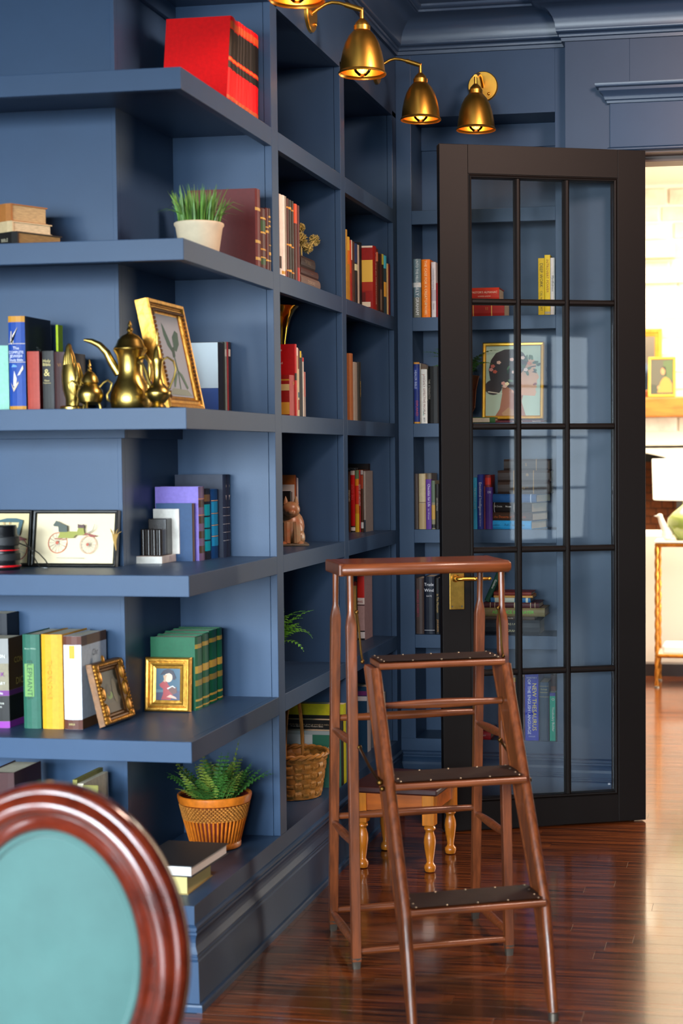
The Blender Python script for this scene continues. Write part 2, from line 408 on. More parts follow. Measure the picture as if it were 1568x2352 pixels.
ETCH = mat('etched_mark', '#c8d0d8', .8)
m_ = MB()
for k in range(6): m_.box(-.142+.003*(k % 3), -.1405+.003*(k % 3), .0195, .0208, .142+.004*(k//3), .145+.004*(k//3))
ob('glass_stamp', m_, ETCH, dr)
hp = root('door_handle', parent=dr)
ob('back_plate', MB().box(-.751, -.695, -.005, 0, .822, .99), mat('worn_brass_plate', '#a8803a', .32, metal=1., noise=.25, nscale=40), hp, bevel=.002)
m_ = MB().lathe([(.014, 0), (.014, .006), (.009, .01), (.008, .035)], 16, T=Matrix.Translation((-.7287, -.005, .937)) @ Matrix.Rotation(rad(90), 4, 'X'))
m_.tube([(-.7287, -.036, .937), (-.722, -.044, .937), (-.71, -.046, .937), (-.63, -.046, .936), (-.612, -.044, .936)], [.008, .008, .0072, .0068, .0055], 12)
m_.lathe([(.0082, 0), (.0095, .003), (.0082, .006)], 12, T=Matrix.Translation((-.668, -.046, .9365)) @ Matrix.Rotation(rad(90), 4, 'Y'))
m_.ball((-.611, -.044, .936), .0075)
ob('lever', m_, BRASS, hp, smooth=True)
m_ = MB()
for x in (-.741, -.705): m_.lathe([(.0032, 0), (.0026, .001)], 10, T=Matrix.Translation((x, -.005, .834)) @ Matrix.Rotation(rad(90), 4, 'X'))
ob('screws', m_, FERRULE, hp)
m_ = MB()
for zz in (.25, 1.25, 2.25): m_.lathe([(.006, 0), (.006, .1)], 10, T=Matrix.Translation((.006, .04, zz-.05)))
ob('hinges', m_, FERRULE, dr)

STAY = mat('tarnished_brass', '#6a4c24', .4, metal=1.)
# ------------------------------------------------------------------ library step ladder
ld = root('library_steps', (.4399, .6326, 0), (0, 0, rad(24.7)), label='folding wooden library step ladder with leather covered treads', cat='step ladder')
def sec8(c, h, rnd, ax, ay):
    pts = []
    for k in range(8):
        a = math.pi/4*k+math.pi/4
        ca, sa = math.cos(a), math.sin(a)
        m = max(abs(ca), abs(sa))
        sx, sy = ca/m, sa/m
        x = h*((1-rnd)*sx+rnd*ca); y = h*((1-rnd)*sy+rnd*sa)
        pts.append(tuple(Vector(c)+Vector(ax)*x+Vector(ay)*y))
    return pts
def loft(secs, m_=None):
    m_ = m_ or MB(); n = len(secs[0]); vs = [p for s in secs for p in s]; fs = []
    for i in range(len(secs)-1):
        for k in range(n):
            k2 = (k+1) % n; fs.append((i*n+k, i*n+k2, (i+1)*n+k2, (i+1)*n+k))
    fs.append(tuple(reversed(range(n)))); fs.append(tuple(range((len(secs)-1)*n, len(secs)*n)))
    return m_.add(vs, fs)
legs = {'fl': ((-.215, -.183), (-.212, -.135)), 'fr': ((.215, -.183), (.212, -.135)), 'bl': ((-.215, .183), (-.212, .088)), 'br': ((.215, .183), (.212, .088))}
def legpt(k, z):
    (a, b) = legs[k]; t = z/1.065
    return (a[0]+(b[0]-a[0])*t, a[1]+(b[1]-a[1])*t, z)
for k in legs:
    st = [(.02, .0125, 0), (.925, .0135, 0), (.945, .0122, .35), (.965, .0088, 1), (1.0, .0088, 1), (1.066, .0092, 1)]
    lg = ob('leg', loft([sec8(legpt(k, z), h, r, (1, 0, 0), (0, 1, 0)) for z, h, r in st]), OAK, ld, bevel=.0015, smooth=True)
    ob('ferrule', loft([sec8(legpt(k, 0.0), .011, .6, (1, 0, 0), (0, 1, 0)), sec8(legpt(k, .018), .012, .4, (1, 0, 0), (0, 1, 0)), sec8(legpt(k, .03), .0132, .1, (1, 0, 0), (0, 1, 0))]), FERRULE, lg, smooth=True)
# top platform
m_ = MB().box(-.226, .226, -.138, .10, 1.066, 1.094)
tp = ob('top_board', m_, OAKX, ld, bevel=.006)
ob('front_edge', MB().tube([(-.236, -.142, 1.079), (-.228, -.142, 1.079), (.228, -.142, 1.079), (.236, -.142, 1.079)], [.012, .0165, .0165, .012], 14), OAKX, tp, smooth=True)
ob('end_batten', MB().box(-.24, -.222, -.125, .1, 1.06, 1.094), OAK, tp, bevel=.004)
ob('end_batten', MB().box(.222, .24, -.125, .1, 1.06, 1.094), OAK, tp, bevel=.004)
def rung(a, b, r0=.0085, r1=.0125):
    a = Vector(a); b = Vector(b); pts = [a.lerp(b, t) for t in (0, .08, .3, .5, .7, .92, 1)]
    return ob('rung', MB().tube(pts, [r0, r0, r0+(r1-r0)*.7, r1, r0+(r1-r0)*.7, r0, r0], 12), OAKX, ld, smooth=True)
for z in (.634, .343, .06): rung(legpt('bl', z), legpt('br', z), .0095, .0125)
for z in (.60, .325, .052):
    rung(legpt('bl', z), legpt('fl', z+.01)); rung(legpt('br', z), legpt('fr', z+.01))
rung(legpt('fl', .045), legpt('fr', .045), .009, .0105)
# stringers
for s in (-1, 1):
    F_ = [(-.312, .828), (-.655, .270), (-.716, .012)]; B_ = [(-.186, .828), (-.545, .292), (-.690, .012)]
    secs = [[(s*.177-.009, f[0], f[1]), (s*.177+.009, f[0], f[1]), (s*.177+.009, g[0], g[1]), (s*.177-.009, g[0], g[1])] for f, g in zip(F_, B_)]
    sg = ob('stringer', loft(secs), OAK, ld, bevel=.002, recalc=True)
    ob('front_rail', MB().tube([(s*.177, a+.008, z) for a, z in ((-.312, .827), (-.484, .548), (-.655, .270), (-.716, .02))], [.0135, .0135, .0135, .0118], 12), OAK, sg, smooth=True)
    ob('rear_rail', MB().tube([(s*.177, a-.006, z) for a, z in ((-.190, .822), (-.548, .29), (-.640, .13))], [.0118, .0115, .009], 10), OAK, sg, smooth=True)
    ob('foot_cap', MB().lathe([(.013, 0), (.0128, .02)], 12, T=Matrix.Translation((s*.177, -.708, 0))), FERRULE, sg, smooth=True)
rung((-.165, -.298, .731), (.165, -.298, .731), .0085, .013)
for (vf, vb, z) in ((-.313, -.172, .828), (-.5075, -.36, .548), (-.6693, -.53, .272)):
    td = ob('tread', MB().box(-.168, .168, vf+.004, vb, z, z+.016), OAKX, ld, bevel=.003)
    ob('front_edge', MB().tube([(-.170, vf+.004, z+.008), (.170, vf+.004, z+.008)], .0088, 10), OAKX, td, smooth=True)
    n = 10; vs = []; fs = []
    for i in range(n+1):
        for j in range(7):
            x = -.166+.332*i/n; y = vf+.009+(vb-vf-.010)*j/6
            e = min(i, n-i)/n*2; g = min(j, 6-j)/3
            vs.append((x, y, z+.0205-.0035*min(1, e*1.6)*min(1, g*1.4)))
    for i in range(n):
        for j in range(6): fs.append((i*7+j, (i+1)*7+j, (i+1)*7+j+1, i*7+j+1))
    ob('leather_pad', MB().add(vs, fs), LEATHER, td, smooth=True)
    m_ = MB()
    for i in range(5):
        for y in (vf+.013, vb-.005): m_.ball((-.155+.31*i/4, y, z+.0208), .0032, .0032, .0016, 8, 4)
    for y in (.33, .66):
        for x in (-.155, .155): m_.ball((x, vf+(vb-vf)*y, z+.0208), .0032, .0032, .0016, 8, 4)
    ob('pad_nails', m_, NAIL, td, smooth=True, kind='stuff')
for s, k in ((-1, 'fl'), (1, 'fr')):
    a = Vector(legpt(k, .965))+Vector((-s*.014, -.012, 0)); b = Vector((s*.195, -.21, .838))
    m_ = MB().tube([a, a.lerp(b, .3)+Vector((0, -.006, 0)), a.lerp(b, .75)+Vector((0, .004, 0)), b], .0032, 8); m_.ball(a, .006); m_.ball(b, .006)
    ob('stay', m_, STAY, ld, smooth=True)
    a = Vector(legpt(k, .60))+Vector((-s*.016, -.012, 0)); b = Vector((s*.194, -.425, .555))
    m_ = MB().tube([a, a.lerp(b, .5)+Vector((0, 0, -.006)), b], .004, 8); m_.ball(a, .007); m_.ball(b, .009); m_.ball(b+Vector((0, -.03, -.01)), .007)
    ob('stay', m_, STAY, ld, smooth=True)

# ------------------------------------------------------------------ pine stool behind the ladder
stl = root('footstool', (.213, 1.528, 0), (0, 0, rad(-5)), label='small honey pine footstool with turned legs behind the step ladder', cat='stool')
LEGP = [(.004, 0), (.017, .003), (.02, .014), (.0195, .022), (.013, .03), (.0115, .036), (.0175, .075), (.0205, .10), (.019, .118), (.014, .134), (.0145, .139), (.02, .146), (.019, .152), (.013, .158)]
for sx in (-1, 1):
    for sy in (-1, 1):
        lg = ob('leg', MB().lathe(LEGP, 18), PINE, stl, smooth=True, loc=(sx*.118, sy*.126, 0))
        ob('leg_block', MB().box(-.021, .021, -.021, .021, .158, .262), PINE, lg, bevel=.003)
PINEX = mat('honey_pine_rail', '#b85c1a', .3, noise=.35, nscale=7, stretch=(.8, 6, 6), coat=.4)
ob('apron', MB().box(-.1, .1, -.136, -.118, .2, .262), PINEX, stl); ob('apron', MB().box(-.1, .1, .118, .136, .2, .262), PINEX, stl)
ob('apron', MB().box(-.13, -.112, -.108, .108, .2, .262), PINEX, stl); ob('apron', MB().box(.112, .13, -.108, .108, .2, .262), PINEX, stl)
ob('top', MB().box(-.155, .155, -.165, .165, .262, .284), mat('dark_stool_top', '#3a1712', .35, noise=.25, nscale=12, stretch=(1, 6, 6)), stl, bevel=.006)

# ------------------------------------------------------------------ brass sconces
SHADE = [(.0735, 0), (.0755, .002), (.0745, .006), (.0705, .010), (.0695, .022), (.067, .042), (.0615, .07), (.053, .097), (.042, .118), (.030, .132), (.024, .137)]
FIL = mat('filament', '#ffb040', emit=6.0)
BRI = mat('brass_inside', '#c8913c', .3, metal=1.)
BULB = glassmat('bulb_glass', (1, .93, .8), 1.4)
def sconce(loc, rz, label):
    """loc: plate centre on the wall; arm runs along local -y"""
    r_ = root('wall_sconce', loc, (0, 0, rz), label=label, cat='wall lamp', group='brass sconces over the bookcases')
    ob('back_plate', MB().lathe([(.058, 0), (.058, .009), (.055, .012)], 40, T=Matrix.Rotation(rad(90), 4, 'X')), BRASS, r_, smooth=True)
    m_ = MB().ball((.024, -.014, -.030), .006); m_.tube([(.024, -.010, -.030), (.024, -.016, -.030)], .004, 8); ob('switch_knob', m_, BRASS, r_, smooth=True)
    ar = ob('arm', MB().tube([(0, -.008, -.004), (0, -.03, .012), (0, -.055, .026), (0, -.075, .03), (0, -.1, .026), (0, -.165, .004)], .0055, 10), BRASS, r_, smooth=True)
    ob('knuckle', MB().tube([(0, -.118, .02), (0, -.172, .001)], .0082, 12), BRASS, ar, smooth=True)
    T0 = Matrix.Translation((0, -.17, -.198))
    ob('stem', MB().tube([(0, -.17, -.03), (0, -.17, .0)], .0062, 10), BRASS, r_, smooth=True)
    ob('socket_cap', MB().lathe([(.026, .136), (.026, .150), (.0225, .152), (.021, .158), (.013, .167), (.008, .172)], 24, T=T0), BRASS, r_, smooth=True)
    sh = ob('shade', MB().lathe(SHADE, 40, T=T0, cap=False), BRASS, r_, smooth=True)
    ob('shade_lining', MB().lathe([(a-.0016, b) for a, b in SHADE[1:]], 40, T=T0, cap=False), BRI, sh, smooth=True)
    bl = ob('bulb', MB().lathe([(.001, -.006), (.012, -.003), (.024, .008), (.03, .024), (.028, .045), (.018, .07), (.013, .085), (.013, .1)], 18, T=T0), BULB, r_, smooth=True)
    m_ = MB()
    for k in range(4): m_.tube([(.012*math.cos(k*1.57), .012*math.sin(k*1.57)-.17, -.198+.018), (.009*math.cos(k*1.57+.5), .009*math.sin(k*1.57+.5)-.17, -.198+.055)], .0008, 5)
    ob('filament', m_, FIL, bl)
    l_ = bpy.data.lights.new('bulb_light', 'POINT'); l_.energy = 1.6; l_.color = (1.0, .62, .3); l_.shadow_soft_size = .012
    lo = bpy.data.objects.new('bulb_light', l_); COL.objects.link(lo); lo.parent = bl; lo.location = (0, -.17, -.198+.03)
    return r_
sconce((0, .44, 2.80), rad(90), 'brass bell sconce cut off at the top edge of the photo, nearest the viewer')
sconce((0, 1.17, 2.772), rad(90), 'brass bell sconce over the middle bay of the side bookcase')
sconce((0, 2.067, 2.810), rad(90), 'brass bell sconce over the bay next to the room corner')
sconce((.346, D, 2.800), 0, 'brass bell sconce with round plate on the back wall above the glass door')

# ------------------------------------------------------------------ books
TF = Matrix(((1, 0, 0, 0), (0, 0, -1, 0), (0, 1, 0, 0), (0, 0, 0, 1)))
HARD = {}
def cmat(c):
    return mat('cloth_'+c, c, .5, spec=.28, noise=.1, nscale=90, bump=.04, bscale=400)
def foil(c): return mat('foil_'+c, c, .5, spec=.3)
def spine_pts(w, hb, off=0.):
    b = min(.005, w*.16) if hb else min(.0012, w*.06)
    return [(-off, .004), (0-off, 0), (w*.2, -b*.75-off), (w*.5, -b-off), (w*.8, -b*.75-off), (w+off, 0), (w+off, .004)]
def book(label, loc, rz, w, h, d, c, st, group, lean, lie):
    r_ = root('book', loc, label=label, cat='book', group=group)
    hb = st.get('hb', 1); t = min(.0028 if hb else .0009, w*.16); ov = .0028 if hb else .0003
    base = Matrix.Rotation(rad(rz), 4, 'Z')
    if lie: L = Matrix(((0, 0, 1, 0), (0, 1, 0, 0), (-1, 0, 0, w), (0, 0, 0, 1)))
    else: L = Matrix.Translation((0, 0, w*math.sin(rad(lean)))) @ Matrix.Rotation(rad(lean), 4, 'Y')
    Rm = base @ L
    r_.matrix_world = Matrix.Translation(loc) @ Rm
    sp = spine_pts(w, hb)
    outer = [(0, d)]+sp[1:-1]+[(w, d)]
    poly = outer+[(w-t, d), (w-t, t*.8), (t, t*.8), (t, d)]
    ob('cover', MB().prism(poly, 0, h), cmat(c), r_)
    pf = st.get('pagefront')
    ob('pages', MB().box(t, w-t, .0 if pf else t, d-ov-.0005, ov, h-ov), PAPER, r_)
    if pf: ob('fore_edge', MB().box(t, w-t, -.0065, 0, ov, h*.9), PAPER, r_)
    for k, (z0_, z1_, cc) in enumerate(st.get('b', [])):
        o_ = spine_pts(w, hb, .0003+.00010*k)
        ob('spine_band', MB().prism(o_[1:-1]+[(w*.8, .0004), (w*.2, .0004)], z0_*h+.0002, z1_*h-.0002), foil(cc), r_)
    fy = -(min(.005, w*.16) if hb else min(.0012, w*.06))-.0012
    for (s_, cc, mode, zf, size, xf) in st.get('t', []):
        m = foil(cc)
        if mode == 'v': text(r_, s_, size, (w*xf, fy, h*zf), (0, 0, -1), (1, 0, 0), m, maxw=h*2*min(zf, 1-zf)*.98)
        elif mode == 'u': text(r_, s_, size, (w*xf, fy, h*zf), (0, 0, 1), (-1, 0, 0), m, maxw=h*2*min(zf, 1-zf)*.98)
        elif mode == 'h': text(r_, s_, size, (w*xf, fy, h*zf), (1, 0, 0), (0, 0, 1), m, maxw=w*.9)
        elif mode == 'f': text(r_, s_, size, (w*(1-zf), fy, h*xf), (0, 0, 1), (-1, 0, 0), m, maxw=h*2*min(xf, 1-xf)*.98)
    bu = -(min(.005, w*.16) if hb else min(.0012, w*.06))
    for (x0_, x1_, z0_, z1_, cc) in st.get('p', []): ob('spine_label', MB().box(w*x0_, w*x1_, bu-.0006, bu*.7, z0_*h, z1_*h), foil(cc), r_)
    for k, (pl_, cc) in enumerate(st.get('poly', [])): ob('spine_ornament', MB().prism([(w*x, h*z) for x, z in pl_], 0, .0004, T=Matrix.Translation((0, bu-.0006-.0002*k, 0)) @ TF), foil(cc), r_, recalc=True)
    n = 0
    for (side, y0, y1, z0, z1, cc) in st.get('cvb', []):
        n += 1; e = .00025*n; x = -e if side == 0 else w+e
        # y fractions run from the left of the visible cover: side 0 fore edge left, side 1 spine left
        ya, yb = (d*(1-y1), d*(1-y0)) if side == 0 else (d*y0, d*y1)
        ob('cover_print', MB().box(min(x, x+(e if side == 0 else -e)), max(x, x+(e if side == 0 else -e)), max(ya, .0005), yb, z0*h+.0003, z1*h-.0003), foil(cc), r_)
    for (side, s_, cc, yf, zf, size) in st.get('cvt', []):
        if side == 0: text(r_, s_, size, (-.0004-.0003*(n+1), d*(1-yf), h*zf), (0, -1, 0), (0, 0, 1), foil(cc), maxw=d*2*min(yf, 1-yf)*.98)
        else: text(r_, s_, size, (w+.0004+.0003*(n+1), d*yf, h*zf), (0, 1, 0), (0, 0, 1), foil(cc), maxw=d*2*min(yf, 1-yf)*.98)
    return r_
BOOKS=[
 ('first of eight red gold-banded volumes on the high corner shelf, from the front', (-0.038, 0.4592, 2.3366), 90, 0.0328, 0.2557, 0.185, '#d8060a', {'b': [(0.55, 0.86, '#171208'), (0.42, 0.5, '#171208'), (0.02, 0.05, '#171208'), (0.87, 0.95, '#c8501c'), (0.51, 0.54, '#c8641e'), (0.08, 0.12, '#b8501c')]}, 'red and black set on the high corner shelf', 11, 0),
 ('second of eight red gold-banded volumes on the high corner shelf, from the front', (-0.038, 0.4928, 2.3366), 90, 0.0409, 0.2505, 0.185, '#d8060a', {'b': [(0.55, 0.86, '#171208'), (0.42, 0.5, '#171208'), (0.02, 0.05, '#171208'), (0.87, 0.95, '#c8501c'), (0.51, 0.54, '#c8641e'), (0.08, 0.12, '#b8501c')]}, 'red and black set on the high corner shelf', 10, 0),
 ('third of eight red gold-banded volumes on the high corner shelf, from the front', (-0.038, 0.5345, 2.3366), 90, 0.0262, 0.2567, 0.185, '#d8060a', {'b': [(0.55, 0.86, '#171208'), (0.42, 0.5, '#171208'), (0.02, 0.05, '#171208'), (0.87, 0.95, '#c8501c'), (0.51, 0.54, '#c8641e'), (0.08, 0.12, '#b8501c')]}, 'red and black set on the high corner shelf', 8, 0),
 ('fourth of eight red gold-banded volumes on the high corner shelf, from the front', (-0.038, 0.5615, 2.3366), 90, 0.0265, 0.2566, 0.185, '#d8060a', {'b': [(0.55, 0.86, '#171208'), (0.42, 0.5, '#171208'), (0.02, 0.05, '#171208'), (0.87, 0.95, '#c8501c'), (0.51, 0.54, '#c8641e'), (0.08, 0.12, '#b8501c')]}, 'red and black set on the high corner shelf', 7, 0),
 ('fifth of eight red gold-banded volumes on the high corner shelf, from the front', (-0.038, 0.5888, 2.3366), 90, 0.0308, 0.2565, 0.185, '#d8060a', {'b': [(0.55, 0.86, '#171208'), (0.42, 0.5, '#171208'), (0.02, 0.05, '#171208'), (0.87, 0.95, '#c8501c'), (0.51, 0.54, '#c8641e'), (0.08, 0.12, '#b8501c')]}, 'red and black set on the high corner shelf', 6, 0),
 ('sixth of eight red gold-banded volumes on the high corner shelf, from the front', (-0.038, 0.6204, 2.3366), 90, 0.0353, 0.2574, 0.185, '#d8060a', {'b': [(0.55, 0.86, '#171208'), (0.42, 0.5, '#171208'), (0.02, 0.05, '#171208'), (0.87, 0.95, '#c8501c'), (0.51, 0.54, '#c8641e'), (0.08, 0.12, '#b8501c')]}, 'red and black set on the high corner shelf', 5, 0),
 ('seventh of eight red gold-banded volumes on the high corner shelf, from the front', (-0.038, 0.6564, 2.3366), 90, 0.0317, 0.2605, 0.185, '#d8060a', {'b': [(0.55, 0.86, '#171208'), (0.42, 0.5, '#171208'), (0.02, 0.05, '#171208'), (0.87, 0.95, '#c8501c'), (0.51, 0.54, '#c8641e'), (0.08, 0.12, '#b8501c')]}, 'red and black set on the high corner shelf', 4, 0),
 ('last of eight red gold-banded volumes on the high corner shelf, from the front', (-0.038, 0.689, 2.3366), 90, 0.053, 0.2602, 0.185, '#d8060a', {'b': [(0.55, 0.86, '#171208'), (0.42, 0.5, '#171208'), (0.02, 0.05, '#171208'), (0.87, 0.95, '#c8501c'), (0.51, 0.54, '#c8641e'), (0.08, 0.12, '#b8501c')]}, 'red and black set on the high corner shelf', 3, 0),
 ('tall burgundy leather album beside the white pot of grass', (-0.007, 0.6058, 1.9231), 90, 0.0442, 0.217, 0.2, '#5c1a18', {'hb': 1, 'b': [(0.72, 0.76, '#b89448'), (0.3, 0.34, '#b89448'), (0.08, 0.12, '#b89448')]}, None, 0, 0),
 ('gilt-tooled brown book with green spine panels next to the burgundy album', (-0.007, 0.6556, 1.9231), 90, 0.0431, 0.1698, 0.16, '#4a1e14', {'b': [(0.62, 0.8, '#2a4a22'), (0.06, 0.16, '#2a4a22'), (0.58, 0.61, '#c8a040'), (0.82, 0.85, '#c8a040'), (0.3, 0.33, '#b8862e'), (0.17, 0.19, '#c8a040')]}, None, 0, 0),
 ('thin dark red gilt book, second from the post on the grass-pot shelf', (-0.007, 0.7016, 1.9231), 90, 0.0268, 0.1766, 0.16, '#4e140f', {'b': [(0.6, 0.64, '#c8a040'), (0.68, 0.7, '#c8a040'), (0.14, 0.17, '#c8a040')]}, None, 0, 0),
 ('dark brown gilt book against the post on the grass-pot shelf', (-0.007, 0.7313, 1.9231), 90, 0.0172, 0.1797, 0.16, '#3a1c10', {'b': [(0.85, 0.88, '#c8a040'), (0.78, 0.8, '#c8a040'), (0.7, 0.73, '#c8a040'), (0.25, 0.3, '#c8a040'), (0.15, 0.17, '#c8a040'), (0.4, 0.42, '#a88030')]}, None, 0, 0),
 ('thick black book with a pale blue and white back cover beside the tilted gold frame', (-0.13, 0.6278, 1.5091), 90, 0.0415, 0.2035, 0.15, '#22252a', {'hb': 0, 'cvb': [(0, 0.0, 1, 0.36, 1, '#cfdfe6'), (0, 0.0, 1, 0, 0.36, '#23468c'), (0, 0.03, 0.42, 0.0, 0.09, '#eef0f0')], 'cvt': [(0, '|||| | ||', '#202020', 0.22, 0.03, 0.014)]}, None, 0, 0),
 ('thin dark green book behind the blue and white cover', (-0.13, 0.672, 1.5091), 90, 0.0148, 0.2077, 0.15, '#2a2f2c', {'hb': 0, 'b': []}, None, 0, 0),
 ('thin grey book behind the blue and white cover', (-0.13, 0.6896, 1.5091), 90, 0.0149, 0.2089, 0.15, '#7c8a80', {'hb': 0, 'b': [(0.8, 0.9, '#b8b8b0')]}, None, 0, 0),
 ('thin red book behind the blue and white cover', (-0.13, 0.7072, 1.5091), 90, 0.013, 0.21, 0.15, '#9a3a3c', {'hb': 0, 'b': []}, None, 0, 0),
 ('thin charcoal book, last of the row behind the blue and white cover', (-0.13, 0.7231, 1.5091), 90, 0.0171, 0.2111, 0.15, '#2c2a30', {'hb': 0, 'b': [(0.8, 0.9, '#b8b8b0')]}, None, 0, 0),
 ('short dark blue book standing behind the marble bookend', (-0.176, 0.5196, 1.093), 90, 0.0153, 0.1633, 0.107, '#1d3f66', {'hb': 1, 'b': [(0, 1, '#4a3428')]}, None, 0, 0),
 ('lavender book with brown and gold spine on the bookend shelf', (-0.165, 0.542, 1.093), 90, 0.0449, 0.2093, 0.128, '#7866b4', {'hb': 1, 'b': [(0, 1, '#5e4668'), (0.72, 0.82, '#3c2414'), (0.5, 0.6, '#3c2414'), (0.3, 0.4, '#3c2414'), (0.1, 0.2, '#3c2414'), (0.83, 0.84, '#c07828'), (0.61, 0.62, '#c07828')]}, None, 0, 0),
 ('dark book with turquoise spine panels beside the lavender book', (-0.164, 0.5872, 1.093), 90, 0.0472, 0.2021, 0.125, '#20242c', {'b': [(0.62, 0.78, '#10a0ae'), (0.45, 0.6, '#10a0ae'), (0.28, 0.43, '#10a0ae'), (0.12, 0.26, '#10a0ae'), (0.82, 0.92, '#6a5436')]}, None, 0, 0),
 ('bright blue book with ribbed turquoise spine next to the navy pair', (-0.159, 0.6346, 1.093), 90, 0.0539, 0.1999, 0.125, '#123e70', {'b': [(0.66, 0.82, '#1c86b4'), (0.49, 0.64, '#1c86b4'), (0.33, 0.47, '#1c86b4'), (0.18, 0.31, '#1c86b4'), (0.645, 0.655, '#d8b080'), (0.475, 0.485, '#d8b080'), (0.315, 0.325, '#d8b080'), (0.83, 0.84, '#d8b080')]}, None, 0, 0),
 ('nearer of the two tall navy volumes with silver spine stamping', (-0.143, 0.689, 1.093), 90, 0.0285, 0.2414, 0.145, '#232a3c', {'hb': 1, 'b': [(0.6, 0.605, '#b0b0b0'), (0.5, 0.505, '#b0b0b0'), (0.4, 0.405, '#b0b0b0'), (0.3, 0.305, '#b0b0b0'), (0.2, 0.205, '#b0b0b0')], 't': [('Y', '#c8c8c8', 'h', 0.72, 0.02, 0.5), ('14', '#9a9a98', 'h', 0.86, 0.012, 0.5)]}, 'navy pair on the bookend shelf', 0, 0),
 ('farther of the two tall navy volumes with silver spine stamping', (-0.143, 0.7178, 1.093), 90, 0.0287, 0.241, 0.145, '#232a3c', {'hb': 1, 'b': [(0.6, 0.605, '#b0b0b0'), (0.5, 0.505, '#b0b0b0'), (0.4, 0.405, '#b0b0b0'), (0.3, 0.305, '#b0b0b0'), (0.2, 0.205, '#b0b0b0')], 't': [('Y', '#c8c8c8', 'h', 0.72, 0.02, 0.5), ('14', '#9a9a98', 'h', 0.86, 0.012, 0.5)]}, 'navy pair on the bookend shelf', 0, 0),
 ('first of the four green gold-banded volumes behind the small gold portrait', (-0.158, 0.4744, 0.6771), 90, 0.0566, 0.2063, 0.13, '#0e5838', {'hb': 1, 'b': [(0.84, 0.9, '#b89a3c'), (0.5, 0.6, '#b89a3c'), (0.33, 0.41, '#8a7a30'), (0.12, 0.15, '#b89a3c'), (0.03, 0.05, '#b89a3c')]}, 'green set behind the small gold portrait', 0, 0),
 ('second of the four green gold-banded volumes behind the small gold portrait', (-0.158, 0.5354, 0.6771), 90, 0.0526, 0.208, 0.13, '#0e5838', {'hb': 1, 'b': [(0.84, 0.9, '#b89a3c'), (0.5, 0.6, '#b89a3c'), (0.33, 0.41, '#8a7a30'), (0.12, 0.15, '#b89a3c'), (0.03, 0.05, '#b89a3c')]}, 'green set behind the small gold portrait', 0, 0),
 ('third of the four green gold-banded volumes behind the small gold portrait', (-0.158, 0.5925, 0.6771), 90, 0.0654, 0.2103, 0.13, '#0e5838', {'hb': 1, 'b': [(0.84, 0.9, '#b89a3c'), (0.5, 0.6, '#b89a3c'), (0.33, 0.41, '#8a7a30'), (0.12, 0.15, '#b89a3c'), (0.03, 0.05, '#b89a3c')]}, 'green set behind the small gold portrait', 0, 0),
 ('last of the four green gold-banded volumes behind the small gold portrait', (-0.158, 0.6625, 0.6771), 90, 0.0418, 0.2102, 0.13, '#0e5838', {'hb': 1, 'b': [(0.84, 0.9, '#b89a3c'), (0.5, 0.6, '#b89a3c'), (0.33, 0.41, '#8a7a30'), (0.12, 0.15, '#b89a3c'), (0.03, 0.05, '#b89a3c')]}, 'green set behind the small gold portrait', 0, 0),
 ('thin brown book, nearest of the row on the spiky ornament shelf', (-0.02, 0.8669, 1.9231), 90, 0.0145, 0.2449, 0.2, '#5a2a18', {'b': []}, None, 0, 0),
 ('first tall white book on the spiky ornament shelf', (-0.02, 0.8836, 1.9231), 90, 0.0169, 0.245, 0.2, '#d8d2c4', {'b': [(0.1, 0.25, '#3a2418')]}, None, 0, 0),
 ('second and thicker white book on the spiky ornament shelf', (-0.02, 0.9031, 1.9231), 90, 0.0331, 0.2454, 0.2, '#e8dfd2', {'b': [(0.04, 0.08, '#c8962e')]}, None, 0, 0),
 ('grey lettered paperback on the spiky ornament shelf', (-0.02, 0.9383, 1.9231), 90, 0.0177, 0.247, 0.2, '#8a8272', {'b': [(0.02, 0.1, '#7a2a1a')]}, None, 0, 0),
 ('first brown book of the gold-banded three on the spiky ornament shelf', (-0.02, 0.9583, 1.9231), 90, 0.0221, 0.2436, 0.2, '#4a1c12', {'b': [(0.88, 0.9, '#d09028'), (0.42, 0.44, '#d09028'), (0.1, 0.12, '#d09028')]}, None, 0, 0),
 ('middle book of the gold-banded three on the spiky ornament shelf', (-0.02, 0.9826, 1.9231), 90, 0.0237, 0.2433, 0.2, '#2e2a22', {'b': [(0.88, 0.91, '#e0a030'), (0.42, 0.45, '#e0a030'), (0.1, 0.13, '#e0a030')]}, None, 0, 0),
 ('last book of the gold-banded three on the spiky ornament shelf', (-0.02, 1.0085, 1.9231), 90, 0.0245, 0.2433, 0.2, '#2a2014', {'b': [(0.87, 0.89, '#c08020'), (0.41, 0.43, '#c08020'), (0.09, 0.11, '#c08020')]}, None, 0, 0),
 ('brown book with orange-red top on the spiky ornament shelf', (-0.02, 1.0357, 1.9231), 90, 0.033, 0.2395, 0.2, '#4a1e14', {'b': [(0.75, 1, '#c8481c')]}, None, 0, 0),
 ('dark red book at the end of the row on the spiky ornament shelf', (-0.02, 1.0715, 1.9231), 90, 0.0246, 0.2395, 0.2, '#571a16', {'b': [(0.0, 0.2, '#a83028')]}, None, 0, 0),
 ('lowest greyish book of the flat stack under the spiky ornament', (-0.03, 1.1324, 1.9233), 90, 0.0348, 0.2303, 0.17, '#6e5a50', {'t': [('CROSSROADS', '#b09a80', 'f', 0.5, 0.014, 0.5)]}, None, 0, 1),
 ('middle brown book of the flat stack under the spiky ornament', (-0.03, 1.1324, 1.9585), 90, 0.0246, 0.2114, 0.16, '#3e1c14', {'t': [('~ ~ ~', '#b8602a', 'f', 0.5, 0.012, 0.6)]}, None, 0, 1),
